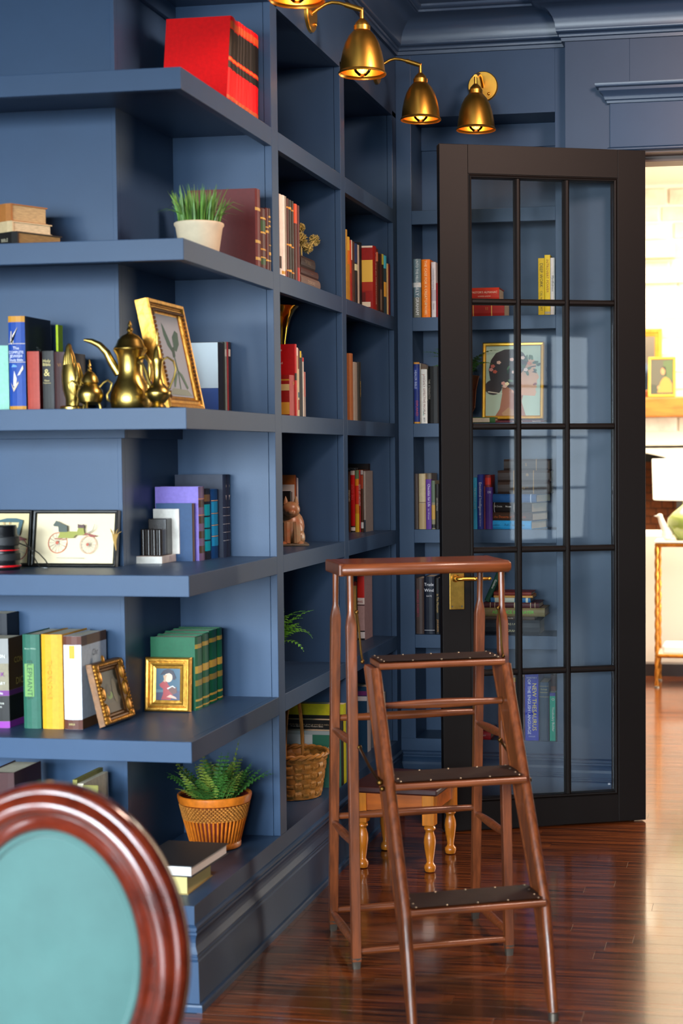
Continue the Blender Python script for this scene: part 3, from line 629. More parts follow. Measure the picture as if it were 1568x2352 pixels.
 ('thick dark book on top of the flat stack under the spiky ornament', (-0.035, 1.1499, 1.9836), 90, 0.037, 0.1721, 0.15, '#2a160e', {'t': [('THE BIBLE', '#6a5a44', 'f', 0.5, 0.016, 0.45)]}, None, 0, 1),
 ('tall yellow book, first of the row on the upper shelf nearest the corner', (-0.055, 1.8068, 1.9231), 90, 0.0274, 0.266, 0.16, '#c8a24a', {'b': []}, None, 0, 0),
 ('gold-topped book second in the row on the upper shelf nearest the corner', (-0.055, 1.8362, 1.9231), 90, 0.0296, 0.2438, 0.16, '#b8862a', {'b': [(0.8, 1, '#d8b040'), (0.6, 0.8, '#d8781c')]}, None, 0, 0),
 ('red paperback third in the row on the upper shelf nearest the corner', (-0.055, 1.8679, 1.9231), 90, 0.0222, 0.2355, 0.16, '#a8281a', {'b': [(0.5, 0.95, '#c8401c')]}, None, 0, 0),
 ('thin red book with white top on the upper shelf nearest the corner', (-0.055, 1.8921, 1.9231), 90, 0.0133, 0.2386, 0.16, '#8a2018', {'b': [(0.7, 1, '#d8d0c0')]}, None, 0, 0),
 ('mottled brown book on the upper shelf nearest the corner', (-0.055, 1.9076, 1.9231), 90, 0.029, 0.2359, 0.16, '#4a2a1e', {'b': []}, None, 0, 0),
 ('navy-topped book with pale band on the upper shelf nearest the corner', (-0.055, 1.94, 1.9231), 90, 0.0412, 0.2338, 0.16, '#1a1c24', {'b': [(0.7, 1, '#1e3460'), (0.58, 0.68, '#c8d0a8')]}, None, 0, 0),
 ('cream slim book on the upper shelf nearest the corner', (-0.055, 1.984, 1.9231), 90, 0.0251, 0.233, 0.16, '#b8ae9c', {'b': []}, None, 0, 0),
 ('black book with white lettering on the upper shelf nearest the corner', (-0.055, 2.0119, 1.9231), 90, 0.0348, 0.246, 0.16, '#14161a', {'b': [(0.02, 0.06, '#c8c8c0')]}, None, 0, 0),
 ('big dark red reference book sticking out of its row, with a barcode', (-0.012, 2.0495, 1.9231), 90, 0.0518, 0.2368, 0.19, '#8a1a14', {'hb': 1, 'cvb': [(0, 0.2, 1, 0.3, 0.78, '#d8b44a'), (0, 0.25, 1, 0.3, 0.44, '#9a2a14'), (0, 0.3, 0.75, 0.37, 0.43, '#c8c0b0'), (0, 0.3, 0.85, 0.12, 0.28, '#5a1410'), (0, 0.34, 0.5, 0.14, 0.27, '#d88c1c'), (0, 0.48, 0.95, 0.05, 0.13, '#d8d0b8'), (0, 0.0, 1, 0.97, 1, '#d8d2c0')], 't': [('ENCYCLOPEDIA OF THE BIBLE', '#e0d8c4', 'u', 0.5, 0.014, 0.5)]}, None, 0, 0),
 ('brown book just behind the big red reference book', (-0.014, 2.1134, 1.9231), 90, 0.0234, 0.2335, 0.15, '#4a2414', {'b': [(0.8, 0.95, '#b86a48')]}, None, 0, 0),
 ('black book two behind the big red reference book', (-0.014, 2.1405, 1.9231), 90, 0.0279, 0.219, 0.15, '#1c1410', {'b': []}, None, 0, 0),
 ('dark brown lettered book on the upper shelf nearest the corner', (-0.014, 2.1714, 1.9231), 90, 0.026, 0.2211, 0.15, '#3a1e16', {'b': [(0.05, 0.4, '#6a5a48')]}, None, 0, 0),
 ('black book with olive top on the upper shelf nearest the corner', (-0.014, 2.2004, 1.9231), 90, 0.0278, 0.2246, 0.15, '#16140f', {'b': [(0.82, 1, '#9a9a3c')]}, None, 0, 0),
 ('teal and gold book with sky blue top on the upper shelf nearest the corner', (-0.014, 2.2319, 1.9231), 90, 0.0452, 0.2234, 0.15, '#1e3c44', {'b': [(0.78, 1, '#3ab0c8'), (0.3, 0.55, '#c89a38')]}, None, 0, 0),
 ('short cream book near the end of the row on the upper shelf nearest the corner', (-0.014, 2.2839, 1.9231), 90, 0.0248, 0.1981, 0.15, '#d8bc82', {'b': []}, None, 0, 0),
 ('short dark red book, last of the row on the upper shelf nearest the corner', (-0.014, 2.311, 1.9231), 90, 0.025, 0.1995, 0.15, '#6a1418', {'b': []}, None, 0, 0),
 ('short red book with cream picture cover below the brass horn', (-0.024, 0.9824, 1.5091), 90, 0.0515, 0.1256, 0.15, '#9a1a10', {'hb': 1, 'cvb': [(0, 0, 1, 0.86, 0.9, '#c8922e'), (0, 0.4, 1, 0.62, 0.78, '#d8bc7c'), (0, 0.55, 1, 0.04, 0.34, '#d89a34'), (0, 0.25, 0.5, 0.04, 0.3, '#5a4440')], 't': [('OF', '#c89a3c', 'h', 0.8, 0.014, 0.5)]}, None, 0, 0),
 ('tall bright red book with white text behind the short red one', (-0.03, 1.0633, 1.5091), 90, 0.0201, 0.2251, 0.13, '#b00c10', {'hb': 1, 'cvt': [(0, 'of the', '#e8d8d0', 0.6, 0.92, 0.01), (0, 'and', '#e8d8d0', 0.6, 0.82, 0.01), (0, 'figured', '#e8d8d0', 0.6, 0.74, 0.01), (0, 'moved up', '#e8d8d0', 0.5, 0.55, 0.01)], 'b': [(0.5, 0.6, '#181008')]}, None, 0, 0),
 ('beige book with white top in the row with the brass horn', (-0.03, 1.0837, 1.5091), 90, 0.0125, 0.2155, 0.15, '#c8b68c', {'b': [(0.88, 1, '#e8e4d8')]}, None, 0, 0),
 ('narrow book with brown upper and pale lower spine in the row with the brass horn', (-0.03, 1.0985, 1.5091), 90, 0.0105, 0.2139, 0.15, '#7a3a2a', {'b': [(0, 0.7, '#c0b090'), (0.1, 0.25, '#8a1a14'), (0.28, 0.36, '#2a5a6a')]}, None, 0, 0),
 ('thin dark brown book in the row with the brass horn', (-0.03, 1.1113, 1.5091), 90, 0.0096, 0.2092, 0.15, '#2a2018', {'b': []}, None, 0, 0),
 ('dark book with yellow top in the row with the brass horn', (-0.03, 1.1227, 1.5091), 90, 0.0131, 0.2072, 0.15, '#1e1a14', {'b': [(0.9, 1, '#d8bc20')]}, None, 0, 0),
 ('thin navy book in the row with the brass horn', (-0.03, 1.1376, 1.5091), 90, 0.0112, 0.1999, 0.15, '#1c2030', {'b': []}, None, 0, 0),
 ('thin white book with red tip in the row with the brass horn', (-0.03, 1.1506, 1.5091), 90, 0.0123, 0.1883, 0.15, '#cfc8b8', {'b': [(0.93, 1, '#c02420')]}, None, 0, 0),
 ('short grey and red book, last in the row with the brass horn', (-0.03, 1.1647, 1.5091), 90, 0.0164, 0.1438, 0.15, '#8a7a72', {'b': [(0.45, 1, '#a05850')]}, None, 0, 0),
 ('tan leather book, tallest of three by the corner post', (-0.03, 1.7535, 1.5091), 90, 0.0432, 0.238, 0.17, '#a8683a', {'b': [], 't': []}, None, 0, 0),
 ('pale grey book between the tan and the black one', (-0.03, 1.8007, 1.5091), 90, 0.062, 0.21, 0.17, '#a8a294', {'b': [], 't': []}, None, 0, 0),
 ('black book with gold lettering next to the pale grey one', (-0.03, 1.8661, 1.5091), 90, 0.0502, 0.2136, 0.17, '#1c1810', {'b': [], 't': [('MEMORIES', '#c8a848', 'u', 0.55, 0.012, 0.5)]}, None, 0, 0),
 ('small black book right behind the animal figurine', (-0.12, 1.3014, 1.093), 90, 0.0118, 0.1784, 0.1, '#15110f', {}, None, 0, 0),
 ('small brown book right behind the animal figurine', (-0.12, 1.3156, 1.093), 90, 0.0114, 0.1752, 0.1, '#4a3028', {}, None, 0, 0),
 ('large book with orange top and white cover behind the animal figurine', (-0.157, 1.4834, 1.093), 90, 0.015, 0.2287, 0.135, '#b0642c', {'hb': 0, 'cvb': [(0, 0, 1, 0, 0.86, '#d8d4cc')]}, None, 0, 0),
 ('thin plum book behind the animal figurine', (-0.157, 1.4995, 1.093), 90, 0.0087, 0.224, 0.135, '#5c2c34', {'hb': 0}, None, 0, 0),
 ('first thin white book behind the animal figurine', (-0.157, 1.5101, 1.093), 90, 0.0077, 0.2194, 0.135, '#d0ccc6', {'hb': 0}, None, 0, 0),
 ('thin pale grey book at the end behind the animal figurine', (-0.157, 1.5197, 1.093), 90, 0.0088, 0.2178, 0.135, '#c4c6c8', {'hb': 0}, None, 0, 0),
 ('brown book at the near end of the row beside the red guide', (-0.1496, 2.19, 1.093), 0, 0.0069, 0.2317, 0.12, '#4a3020', {'t': [('ON LIVING', '#c0b8a0', 'u', 0.6, 0.009, 0.6)]}, None, 0, 0),
 ('bright red book with white head label and black foot', (-0.141, 2.19, 1.093), 0, 0.0163, 0.235, 0.12, '#b80a0c', {'b': [(0.93, 1, '#c8c4bc'), (0, 0.1, '#161414'), (0.02, 0.08, '#d8d4d0')], 't': [('THE GUIDE', '#d85050', 'u', 0.65, 0.012, 0.5)]}, None, 0, 0),
 ('yellow and orange book with flame-red middle on the lower corner shelf', (-0.1233, 2.19, 1.093), 0, 0.0144, 0.2366, 0.12, '#d88c1c', {'b': [(0.45, 0.75, '#d03010'), (0.86, 1, '#5a7a58'), (0, 0.3, '#d8b424')]}, None, 0, 0),
 ('narrow red history book with white title', (-0.1076, 2.19, 1.093), 0, 0.0052, 0.2365, 0.12, '#a82c28', {'t': [('HISTORY OF GOD', '#e0d0c8', 'u', 0.6, 0.01, 0.5)]}, None, 0, 0),
 ('brown book with rust and grey head beside the history book', (-0.1011, 2.19, 1.093), 0, 0.0089, 0.2365, 0.12, '#4a2a16', {'b': [(0.93, 1, '#a8a4a4'), (0.7, 0.92, '#9a3a1c'), (0.06, 0.16, '#c8d0d0')]}, None, 0, 0),
 ('silver grey book before the tall black one', (-0.0908, 2.19, 1.093), 0, 0.0081, 0.2331, 0.12, '#9a948a', {'b': [(0, 0.2, '#30363c')]}, None, 0, 0),
 ('tall black book with white title behind the red and yellow row', (-0.1015, 2.318, 1.093), 90, 0.024, 0.2605, 0.19, '#181210', {'hb': 1, 'cvt': [(0, 'BOOKS IN HISTORY', '#b8b0a8', 0.5, 0.92, 0.012)], 'b': [(0, 0.6, '#3a2a22')]}, None, 0, 0),
 ('cream yellow book beside the red-topped one behind the step ladder top', (-0.1395, 2.2, 0.6771), 0, 0.0164, 0.2246, 0.13, '#c8a860', {'hb': 0, 'b': [(0.93, 1, '#a8301c')]}, None, 0, 0),
 ('pinkish white book with red top and barcode foot behind the step ladder', (-0.1181, 2.19, 0.6771), 0, 0.0267, 0.2473, 0.13, '#b49a98', {'hb': 0, 'b': [(0.66, 1, '#c0241c'), (0.56, 0.66, '#e0dcd8'), (0.54, 0.555, '#33202a'), (0, 0.15, '#18161a'), (0.03, 0.13, '#d8d8d8')], 't': [('ING', '#9a3030', 'h', 0.6, 0.012, 0.4)]}, None, 0, 0),
 ('teal landscape book with an aircraft picture behind the woven basket', (-0.002, 1.4407, 0.2628), 90, 0.0311, 0.193, 0.24, '#2e6a5e', {'hb': 0, 'cvb': [(0, 0, 0.62, 0, 1, '#b8c4c4'), (0, 0.62, 1, 0.45, 1, '#2c6e58'), (0, 0.0, 1, 0.93, 1, '#9aa8a8'), (0, 0.15, 0.5, 0.72, 0.75, '#5a2420')], 'cvt': [(0, 'PRACTICALITY', '#d8e8e0', 0.8, 0.7, 0.012)]}, None, 0, 0),
 ('large black book between the teal and the yellow one behind the basket', (-0.002, 1.4756, 0.2628), 90, 0.0297, 0.2242, 0.24, '#101010', {'hb': 0, 'cvt': [(0, 'The whole day people grow up enough to make', '#a89878', 0.5, 0.93, 0.008), (0, 'From Bringing Home Modern Bible', '#c8c0b0', 0.5, 0.9, 0.008), (0, 'This book is a wonderful guide for reading', '#a89878', 0.5, 0.85, 0.008), (0, 'anyone who studies at home and who plans', '#a89878', 0.5, 0.82, 0.008)]}, None, 0, 0),
 ('tall acid-yellow book behind the basket', (-0.002, 1.5085, 0.2628), 90, 0.036, 0.2743, 0.26, '#b4b010', {'hb': 0, 'cvb': [(0, 0, 1, 0, 0.86, '#0e0d0b')]}, None, 0, 0),
 ('dark blue textbook with barcode on its back cover, seen through the ladder', (-0.06, 2.0879, 0.2628), 90, 0.0551, 0.2507, 0.17, '#173f5e', {'hb': 0, 'b': [(0, 1, '#c8c8c4')], 'cvb': [(0, 0.1, 1, 0.86, 0.93, '#6a2a6a'), (0, 0.15, 1, 0.78, 0.85, '#c8ccd0'), (0, 0.1, 0.75, 0.05, 0.24, '#d0d4d8')], 'cvt': [(0, 'everything at its best', '#a8c0d0', 0.5, 0.73, 0.009), (0, 'The process is easy', '#a8c0d0', 0.5, 0.69, 0.009), (0, 'several families', '#a8c0d0', 0.5, 0.65, 0.009), (0, 'of nature', '#a8c0d0', 0.5, 0.4, 0.009), (0, '||||| ||||', '#222222', 0.42, 0.08, 0.02)]}, None, 0, 0),
 ('grey blue book behind the dark blue textbook', (-0.06, 2.1792, 0.2628), 90, 0.0423, 0.2325, 0.16, '#5a6470', {'hb': 0}, None, 0, 0),
 ('black book two behind the dark blue textbook', (-0.06, 2.2259, 0.2628), 90, 0.0393, 0.2358, 0.16, '#20242a', {'hb': 0}, None, 0, 0),
 ('pale grey book at the end of the lowest row by the corner', (-0.04, 2.2771, 0.2628), 90, 0.0367, 0.1981, 0.15, '#8a949a', {'hb': 0}, None, 0, 0),
 ('teal grey book with white vertical title at the left of the back wall case', (0.0608, 2.4334, 1.9231), 0, 0.0285, 0.2297, 0.13, '#6a8288', {'t': [('UNTO THE HILLS', '#e8ece8', 'v', 0.8, 0.014, 0.5), ('BILLY GRAHAM', '#f0f0ec', 'v', 0.3, 0.017, 0.5)], 'b': [(0.0, 0.35, '#7a7a6c'), (0.52, 0.6, '#d8d8d0')]}, None, 0, 0),
 ('bright orange book on the back wall shelf', (0.0928, 2.4334, 1.9231), 0, 0.0333, 0.227, 0.13, '#e87a10', {'t': [('THE CASE FOR A CREATOR', '#f8d8a0', 'v', 0.6, 0.014, 0.5), ('STROBEL', '#f8d8a0', 'v', 0.15, 0.012, 0.5)]}, None, 0, 0),
 ('white book with faint lettering beside the orange one', (0.132, 2.4334, 1.9231), 0, 0.0174, 0.216, 0.13, '#c8c4c4', {'t': [('Unmistakably Amazing', '#707078', 'v', 0.7, 0.009, 0.5), ('Gaines', '#707078', 'v', 0.2, 0.009, 0.5)], 'b': [(0.3, 0.5, '#a8a0a8')]}, None, 0, 0),
 ('short dark red book half hidden by the door edge', (0.1506, 2.4334, 1.9231), 0, 0.0107, 0.1345, 0.13, '#8a1820', {}, None, 0, 0),
 ('yellow paperback with bold black title seen through the door glass', (0.5535, 2.4334, 1.9231), 0, 0.0231, 0.2196, 0.13, '#f0c818', {'hb': 0, 't': [('DEEP WORK', '#181408', 'v', 0.7, 0.0165, 0.5), ('CAL NEWPORT', '#4a3c10', 'v', 0.25, 0.011, 0.5)]}, None, 0, 0),
 ('taller yellow paperback with red title seen through the door glass', (0.5781, 2.4334, 1.9231), 0, 0.0212, 0.2314, 0.13, '#f2d028', {'hb': 0, 't': [('INTROVERT POWER', '#9a4a18', 'v', 0.65, 0.014, 0.5)], 'b': [(0.02, 0.06, '#b8b098')]}, None, 0, 0),
 ('slim white book at the right end of the upper back shelf', (0.6008, 2.4334, 1.9231), 0, 0.0168, 0.22, 0.13, '#dcdcd8', {'hb': 0, 't': [('Mindfulness', '#606468', 'v', 0.55, 0.013, 0.5)]}, None, 0, 0),
 ('thick dark red book lying flat on the upper back shelf', (0.2483, 2.4334, 1.9233), 0, 0.0622, 0.1721, 0.14, '#9a2018', {'b': [(0.28, 0.3, '#d8b860'), (0.7, 0.72, '#d8b860')], 't': [('| |', '#d8b860', 'f', 0.5, 0.012, 0.6)]}, None, 0, 1),
 ('orange-red almanac lying on top of the dark red book', (0.2555, 2.4334, 1.9859), 0, 0.0486, 0.1445, 0.13, '#c03420', {'t': [("PASTOR'S ALMANAC", '#f0e0c8', 'f', 0.62, 0.011, 0.6), ('HARPER & ROW', '#f0d0b8', 'f', 0.3, 0.007, 0.6)]}, None, 0, 1),
 ('royal blue book with gold ends on the fern shelf', (0.0561, 2.4334, 1.5091), 0, 0.0244, 0.2411, 0.15, '#1e2f78', {'b': [(0.97, 1, '#d8962c'), (0, 0.03, '#d8962c'), (0.55, 0.9, '#22388c')], 't': [('HEALER BIBLE', '#c8d0e8', 'v', 0.72, 0.012, 0.4), ('EXPLAINED', '#c83c4c', 'v', 0.25, 0.012, 0.6)]}, None, 0, 0),
 ('thin beige book between the blue and the white one on the fern shelf', (0.082, 2.4334, 1.5091), 0, 0.0037, 0.2374, 0.15, '#b0a898', {}, None, 0, 0),
 ('white paperback with self-help title next to the royal blue book', (0.0872, 2.4334, 1.5091), 0, 0.024, 0.2133, 0.14, '#e8e4d8', {'hb': 0, 't': [('7', '#a04020', 'v', 0.9, 0.016, 0.3), ('HIGHLY EFFECTIVE PEOPLE', '#8a4a38', 'v', 0.52, 0.0125, 0.5), ('BEST', '#303030', 'v', 0.07, 0.008, 0.5), ('Covey', '#48a890', 'v', 0.2, 0.009, 0.4)]}, None, 0, 0),
 ('wide black book half hidden by the door edge on the fern shelf', (0.1155, 2.4334, 1.5091), 0, 0.0463, 0.2246, 0.14, '#141210', {'t': [('THE STRENGTH', '#8a8478', 'v', 0.6, 0.011, 0.1)]}, None, 0, 0),
 ('green cloth book lying flat in front of the planter', (0.1673, 2.4214, 1.5093), 0, 0.0222, 0.2162, 0.13, '#3a6434', {'pagefront': 1}, None, 0, 1),
 ('maroon book lying flat under the portrait of the woman', (0.3841, 2.4284, 1.5093), 0, 0.0092, 0.1901, 0.1, '#5a1820', {'t': [('OBSTACLES', '#e0d0b8', 'f', 0.5, 0.0075, 0.45), ('Benny & Hinn', '#e8e0d0', 'f', 0.5, 0.006, 0.85)]}, None, 0, 1),
 ('dull brown book, first on the left of the bookstack shelf', (0.0559, 2.4334, 1.093), 0, 0.0177, 0.2191, 0.14, '#4a382e', {}, None, 0, 0),
 ('cream gold book beside the dull brown one', (0.075, 2.4334, 1.093), 0, 0.0266, 0.219, 0.14, '#c8b48a', {'b': [(0.47, 0.49, '#8a7050'), (0.03, 0.09, '#302820'), (0.0, 0.46, '#c0a070')]}, None, 0, 0),
 ('grey olive book rising behind the purple one', (0.0998, 2.4654, 1.093), 0, 0.0195, 0.2202, 0.11, '#6a6458', {}, None, 0, 0),
 ('purple book with white title for women', (0.1033, 2.4334, 1.093), 0, 0.0208, 0.1966, 0.029, '#5c2f8c', {'hb': 0, 't': [('Checklist for Life', '#e0d8ec', 'v', 0.68, 0.013, 0.55), ('for Women', '#d0c0e0', 'v', 0.3, 0.009, 0.5)]}, None, 0, 0),
 ('slim multicolour book beside the purple one', (0.1257, 2.4334, 1.093), 0, 0.0136, 0.1914, 0.12, '#8a8468', {'b': [(0.2, 0.5, '#c89a48'), (0.55, 1, '#5a6a58'), (0.02, 0.1, '#20201c')]}, None, 0, 0),
 ('black book at the door edge on the bookstack shelf', (0.1408, 2.4334, 1.093), 0, 0.0142, 0.1776, 0.13, '#1c1714', {'t': [('DECORATING', '#b0a898', 'v', 0.55, 0.008, 0.5)]}, None, 0, 0),
 ('light blue book seen through the door glass beside the dark blue one', (0.2914, 2.4334, 1.093), 0, 0.0162, 0.2027, 0.14, '#38a8d0', {'t': [('THE 365 BULLET GUIDE', '#b0d8c0', 'v', 0.6, 0.008, 0.5)]}, None, 0, 0),
 ('dark blue book with big white title seen through the door glass', (0.3091, 2.4334, 1.093), 0, 0.0235, 0.2146, 0.14, '#26348c', {'t': [('Emotional Intelligence', '#e8e8f0', 'v', 0.56, 0.0145, 0.5), ('Daniel Goleman', '#c8c8e0', 'v', 0.17, 0.008, 0.5)]}, None, 0, 0),
 ('red book standing behind the small purple one', (0.3322, 2.4734, 1.093), 0, 0.0236, 0.2122, 0.1, '#7c2420', {'b': [(0.82, 0.95, '#c03020')]}, None, 0, 0),
 ('thin plum book left of the small purple one', (0.3344, 2.4334, 1.093), 0, 0.0051, 0.1684, 0.03, '#7a3440', {}, None, 0, 0),
 ('small purple book leaning at the stack', (0.3395, 2.4434, 1.093), 0, 0.0271, 0.1648, 0.028, '#4a2c7c', {'t': [('DE', '#d8d0e8', 'h', 0.88, 0.012, 0.6)]}, None, 0, 0),
 ('light blue paperback at the bottom of the flat stack behind the door glass', (0.3345, 2.4634, 1.0932), -16, 0.0335, 0.1991, 0.155, '#2a90c8', {'t': [('Mike Lopica', '#103040', 'f', 0.5, 0.01, 0.2), ('Full Court Press', '#103848', 'f', 0.5, 0.013, 0.65)]}, None, 0, 1),
 ('dark brown orange-titled book, second lowest of the flat stack behind the door glass', (0.3361, 2.4654, 1.1271), -17, 0.0312, 0.2026, 0.15, '#3c281c', {'t': [('In the Deserts of This Earth', '#b85c28', 'f', 0.45, 0.0135, 0.5)]}, None, 0, 1),
 ('black library book with white label of the flat stack behind the door glass', (0.3396, 2.4664, 1.1587), -17, 0.039, 0.1956, 0.15, '#1e1614', {'t': [('A Cruise', '#d8d0c8', 'f', 0.6, 0.009, 0.28), ('House', '#d8d0c8', 'f', 0.6, 0.009, 0.5)], 'b': [(0.18, 0.19, '#d8d0c8'), (0.62, 0.63, '#d8d0c8')]}, None, 0, 1),
 ('medium blue book of the flat stack behind the door glass', (0.3438, 2.4634, 1.1981), -15, 0.0322, 0.2092, 0.15, '#234f80', {'b': [(0.88, 0.9, '#a8b8c8')]}, None, 0, 1),
 ('lower tooled dark leather volume on top of the blue book', (0.3873, 2.4534, 1.2307), 0, 0.0458, 0.2049, 0.14, '#2c1a12', {'b': [(0.3, 0.32, '#8a6a34'), (0.68, 0.7, '#8a6a34')], 't': [('* IV *', '#9a7a40', 'f', 0.5, 0.016, 0.5)]}, 'tooled leather volumes', 0, 1),
 ('middle tooled dark leather volume with gilt star ornaments', (0.3876, 2.4534, 1.2769), 0, 0.0456, 0.2048, 0.14, '#2a1810', {'b': [(0.3, 0.32, '#8a6a34'), (0.68, 0.7, '#8a6a34')], 't': [('*  *', '#a8863c', 'f', 0.5, 0.03, 0.5)]}, 'tooled leather volumes', 0, 1),
 ('top tooled dark leather volume of the tall stack', (0.4121, 2.4534, 1.3229), 0, 0.0438, 0.1754, 0.13, '#261710', {'b': [(0.25, 0.27, '#8a6a34'), (0.72, 0.74, '#8a6a34')], 't': [('S', '#9a7a40', 'f', 0.5, 0.016, 0.5)]}, 'tooled leather volumes', 0, 1),
 ('grey brown book with crimson spine lettering left of the navy novel', (0.0575, 2.4334, 0.6771), 0, 0.0336, 0.2212, 0.13, '#4c3a34', {'b': [], 't': [('FRANCES ROBERTS', '#a02848', 'v', 0.55, 0.0125, 0.3)]}, None, 0, 0),
 ('navy novel with white script title near the door lever', (0.0928, 2.4334, 0.6771), 0, 0.0414, 0.2284, 0.13, '#141a2a', {'t': [('Trade', '#e8e8ec', 'h', 0.86, 0.017, 0.5), ('Wind', '#e8e8ec', 'h', 0.76, 0.017, 0.5), ('KAYE', '#d8d8dc', 'h', 0.66, 0.009, 0.5)], 'b': [(0.06, 0.07, '#c8c8cc')]}, None, 0, 0),
 ('black novel with gold title beside the door edge', (0.1368, 2.4334, 0.6771), 0, 0.0168, 0.2217, 0.13, '#120f0e', {'t': [('In This Mountain', '#c8a860', 'v', 0.55, 0.011, 0.6), ('JAN KARON', '#c89048', 'v', 0.15, 0.009, 0.6)]}, None, 0, 0),
 ('thick navy autobiography at the bottom of the flat stack by the door lever', (0.3092, 2.4534, 0.6773), 0, 0.0566, 0.2429, 0.15, '#101622', {'t': [('JUST AS I AM', '#e0d0a0', 'f', 0.72, 0.012, 0.5), ('BILLY GRAHAM', '#e0d0a0', 'f', 0.25, 0.013, 0.5)]}, None, 0, 1),
 ('thin brown book second from the bottom of the stack by the door lever', (0.3093, 2.4534, 0.7342), 0, 0.0141, 0.2222, 0.14, '#4a382c', {'t': [('How You Can Be', '#d8ccb8', 'f', 0.5, 0.007, 0.5)]}, None, 0, 1),
 ('beige book with green title in the stack by the door lever', (0.3203, 2.4514, 0.7488), 0, 0.0328, 0.2512, 0.15, '#8a7a52', {'t': [('ADVANCE IN PRAYER', '#58d838', 'f', 0.5, 0.017, 0.5)]}, None, 0, 1),
 ('maroon leather book with gilt bars in the stack by the door lever', (0.3271, 2.4534, 0.782), 0, 0.0208, 0.2219, 0.14, '#4a1820', {'b': [(0.12, 0.13, '#d8c8a0'), (0.2, 0.21, '#d8c8a0'), (0.84, 0.85, '#d8c8a0'), (0.92, 0.93, '#d8c8a0'), (0.55, 0.57, '#d8c8a0')]}, None, 0, 1),
 ('blue paperback with cream label in the stack by the door lever', (0.3553, 2.4584, 0.8032), 0, 0.018, 0.1586, 0.12, '#2068a0', {'b': [(0.1, 0.6, '#c0c8b8'), (0.88, 0.94, '#c8d0c0')]}, None, 0, 1),
 ('thin tan booklet near the top of the stack by the door lever', (0.3676, 2.4584, 0.8216), 0, 0.0083, 0.155, 0.12, '#c8944a', {}, None, 0, 1),
 ('red-brown booklet on top of the stack by the door lever', (0.3677, 2.4584, 0.8303), 0, 0.0133, 0.1498, 0.12, '#7a2a20', {}, None, 0, 1),
 ('green novel leaning at the left of the stack by the door lever', (0.3297, 2.4634, 0.803), 0, 0.02, 0.12, 0.12, '#1c4a38', {'hb': 1, 't': [('Gaudens', '#e8ece8', 'v', 0.62, 0.011, 0.5)]}, None, 24, 0),
 ('orange book with colourful head behind the ladder stringer', (0.4341, 2.4234, 0.2628), 0, 0.0286, 0.2478, 0.13, '#c85018', {'b': [(0.93, 1, '#d8a830'), (0.62, 0.78, '#58a8b8')]}, None, 0, 0),
 ('dark book behind the ladder stringer on the lowest back shelf', (0.4687, 2.4234, 0.2628), 0, 0.0191, 0.2484, 0.13, '#1c1f2c', {}, None, 0, 0),
 ('thin maroon book left of the big blue reference book', (0.4895, 2.4234, 0.2628), 0, 0.0044, 0.2624, 0.13, '#5a1420', {}, None, 0, 0),
 ('big blue reference book with yellow and white title on the lowest back shelf', (0.4954, 2.4234, 0.2628), 0, 0.053, 0.2663, 0.16, '#1c2cb0', {'hb': 0, 't': [('NEW THESAURUS', '#f0d848', 'v', 0.5, 0.0235, 0.68), ('OF THE ENGLISH LANGUAGE', '#f0f0f4', 'v', 0.5, 0.0165, 0.3), ("WEBSTER'S", '#e0e4f4', 'h', 0.93, 0.0085, 0.5), ('POPULAR', '#e0e4f4', 'h', 0.06, 0.006, 0.5)]}, None, 0, 0),
 ('slate blue cloth book with gold rules right of the big blue reference book', (0.5521, 2.4234, 0.2628), 0, 0.0363, 0.2311, 0.14, '#2c4258', {'hb': 1, 'b': [(0.93, 0.935, '#c8b870'), (0.75, 0.755, '#c8b870')], 't': [('The Ready', '#c8b870', 'h', 0.88, 0.006, 0.5), ('Home Book', '#c8b870', 'h', 0.83, 0.006, 0.5)]}, None, 0, 0),
 ('dark maroon book behind the teal green paperback', (0.5876, 2.4934, 0.2628), 0, 0.02, 0.2511, 0.1, '#301418', {'b': [(0.72, 0.82, '#6a3420')]}, None, 0, 0),
 ('teal green paperback with white title at the right end of the lowest back shelf', (0.5926, 2.4234, 0.2628), 0, 0.022, 0.1906, 0.055, '#14a88c', {'hb': 0, 'b': [(0.93, 1, '#3a3a8c')], 't': [('Vocabulary Builder', '#f0f4f0', 'v', 0.45, 0.0125, 0.6), ('O', '#e8e8e4', 'h', 0.86, 0.014, 0.6)]}, None, 0, 0),
 ('thin bright red book lying flat on the lowest back shelf', (0.2459, 2.4184, 0.263), 0, 0.0328, 0.1134, 0.14, '#c01828', {'t': [('LIBRARY', '#f0d8d8', 'f', 0.5, 0.008, 0.7)]}, None, 0, 1),
 ('mint green book at the left edge of the brass shelf', (-0.5812, 0.115, 1.5091), 0, 0.0602, 0.1684, 0.14, '#8cc4ae', {'hb': 1}, None, 0, 0),
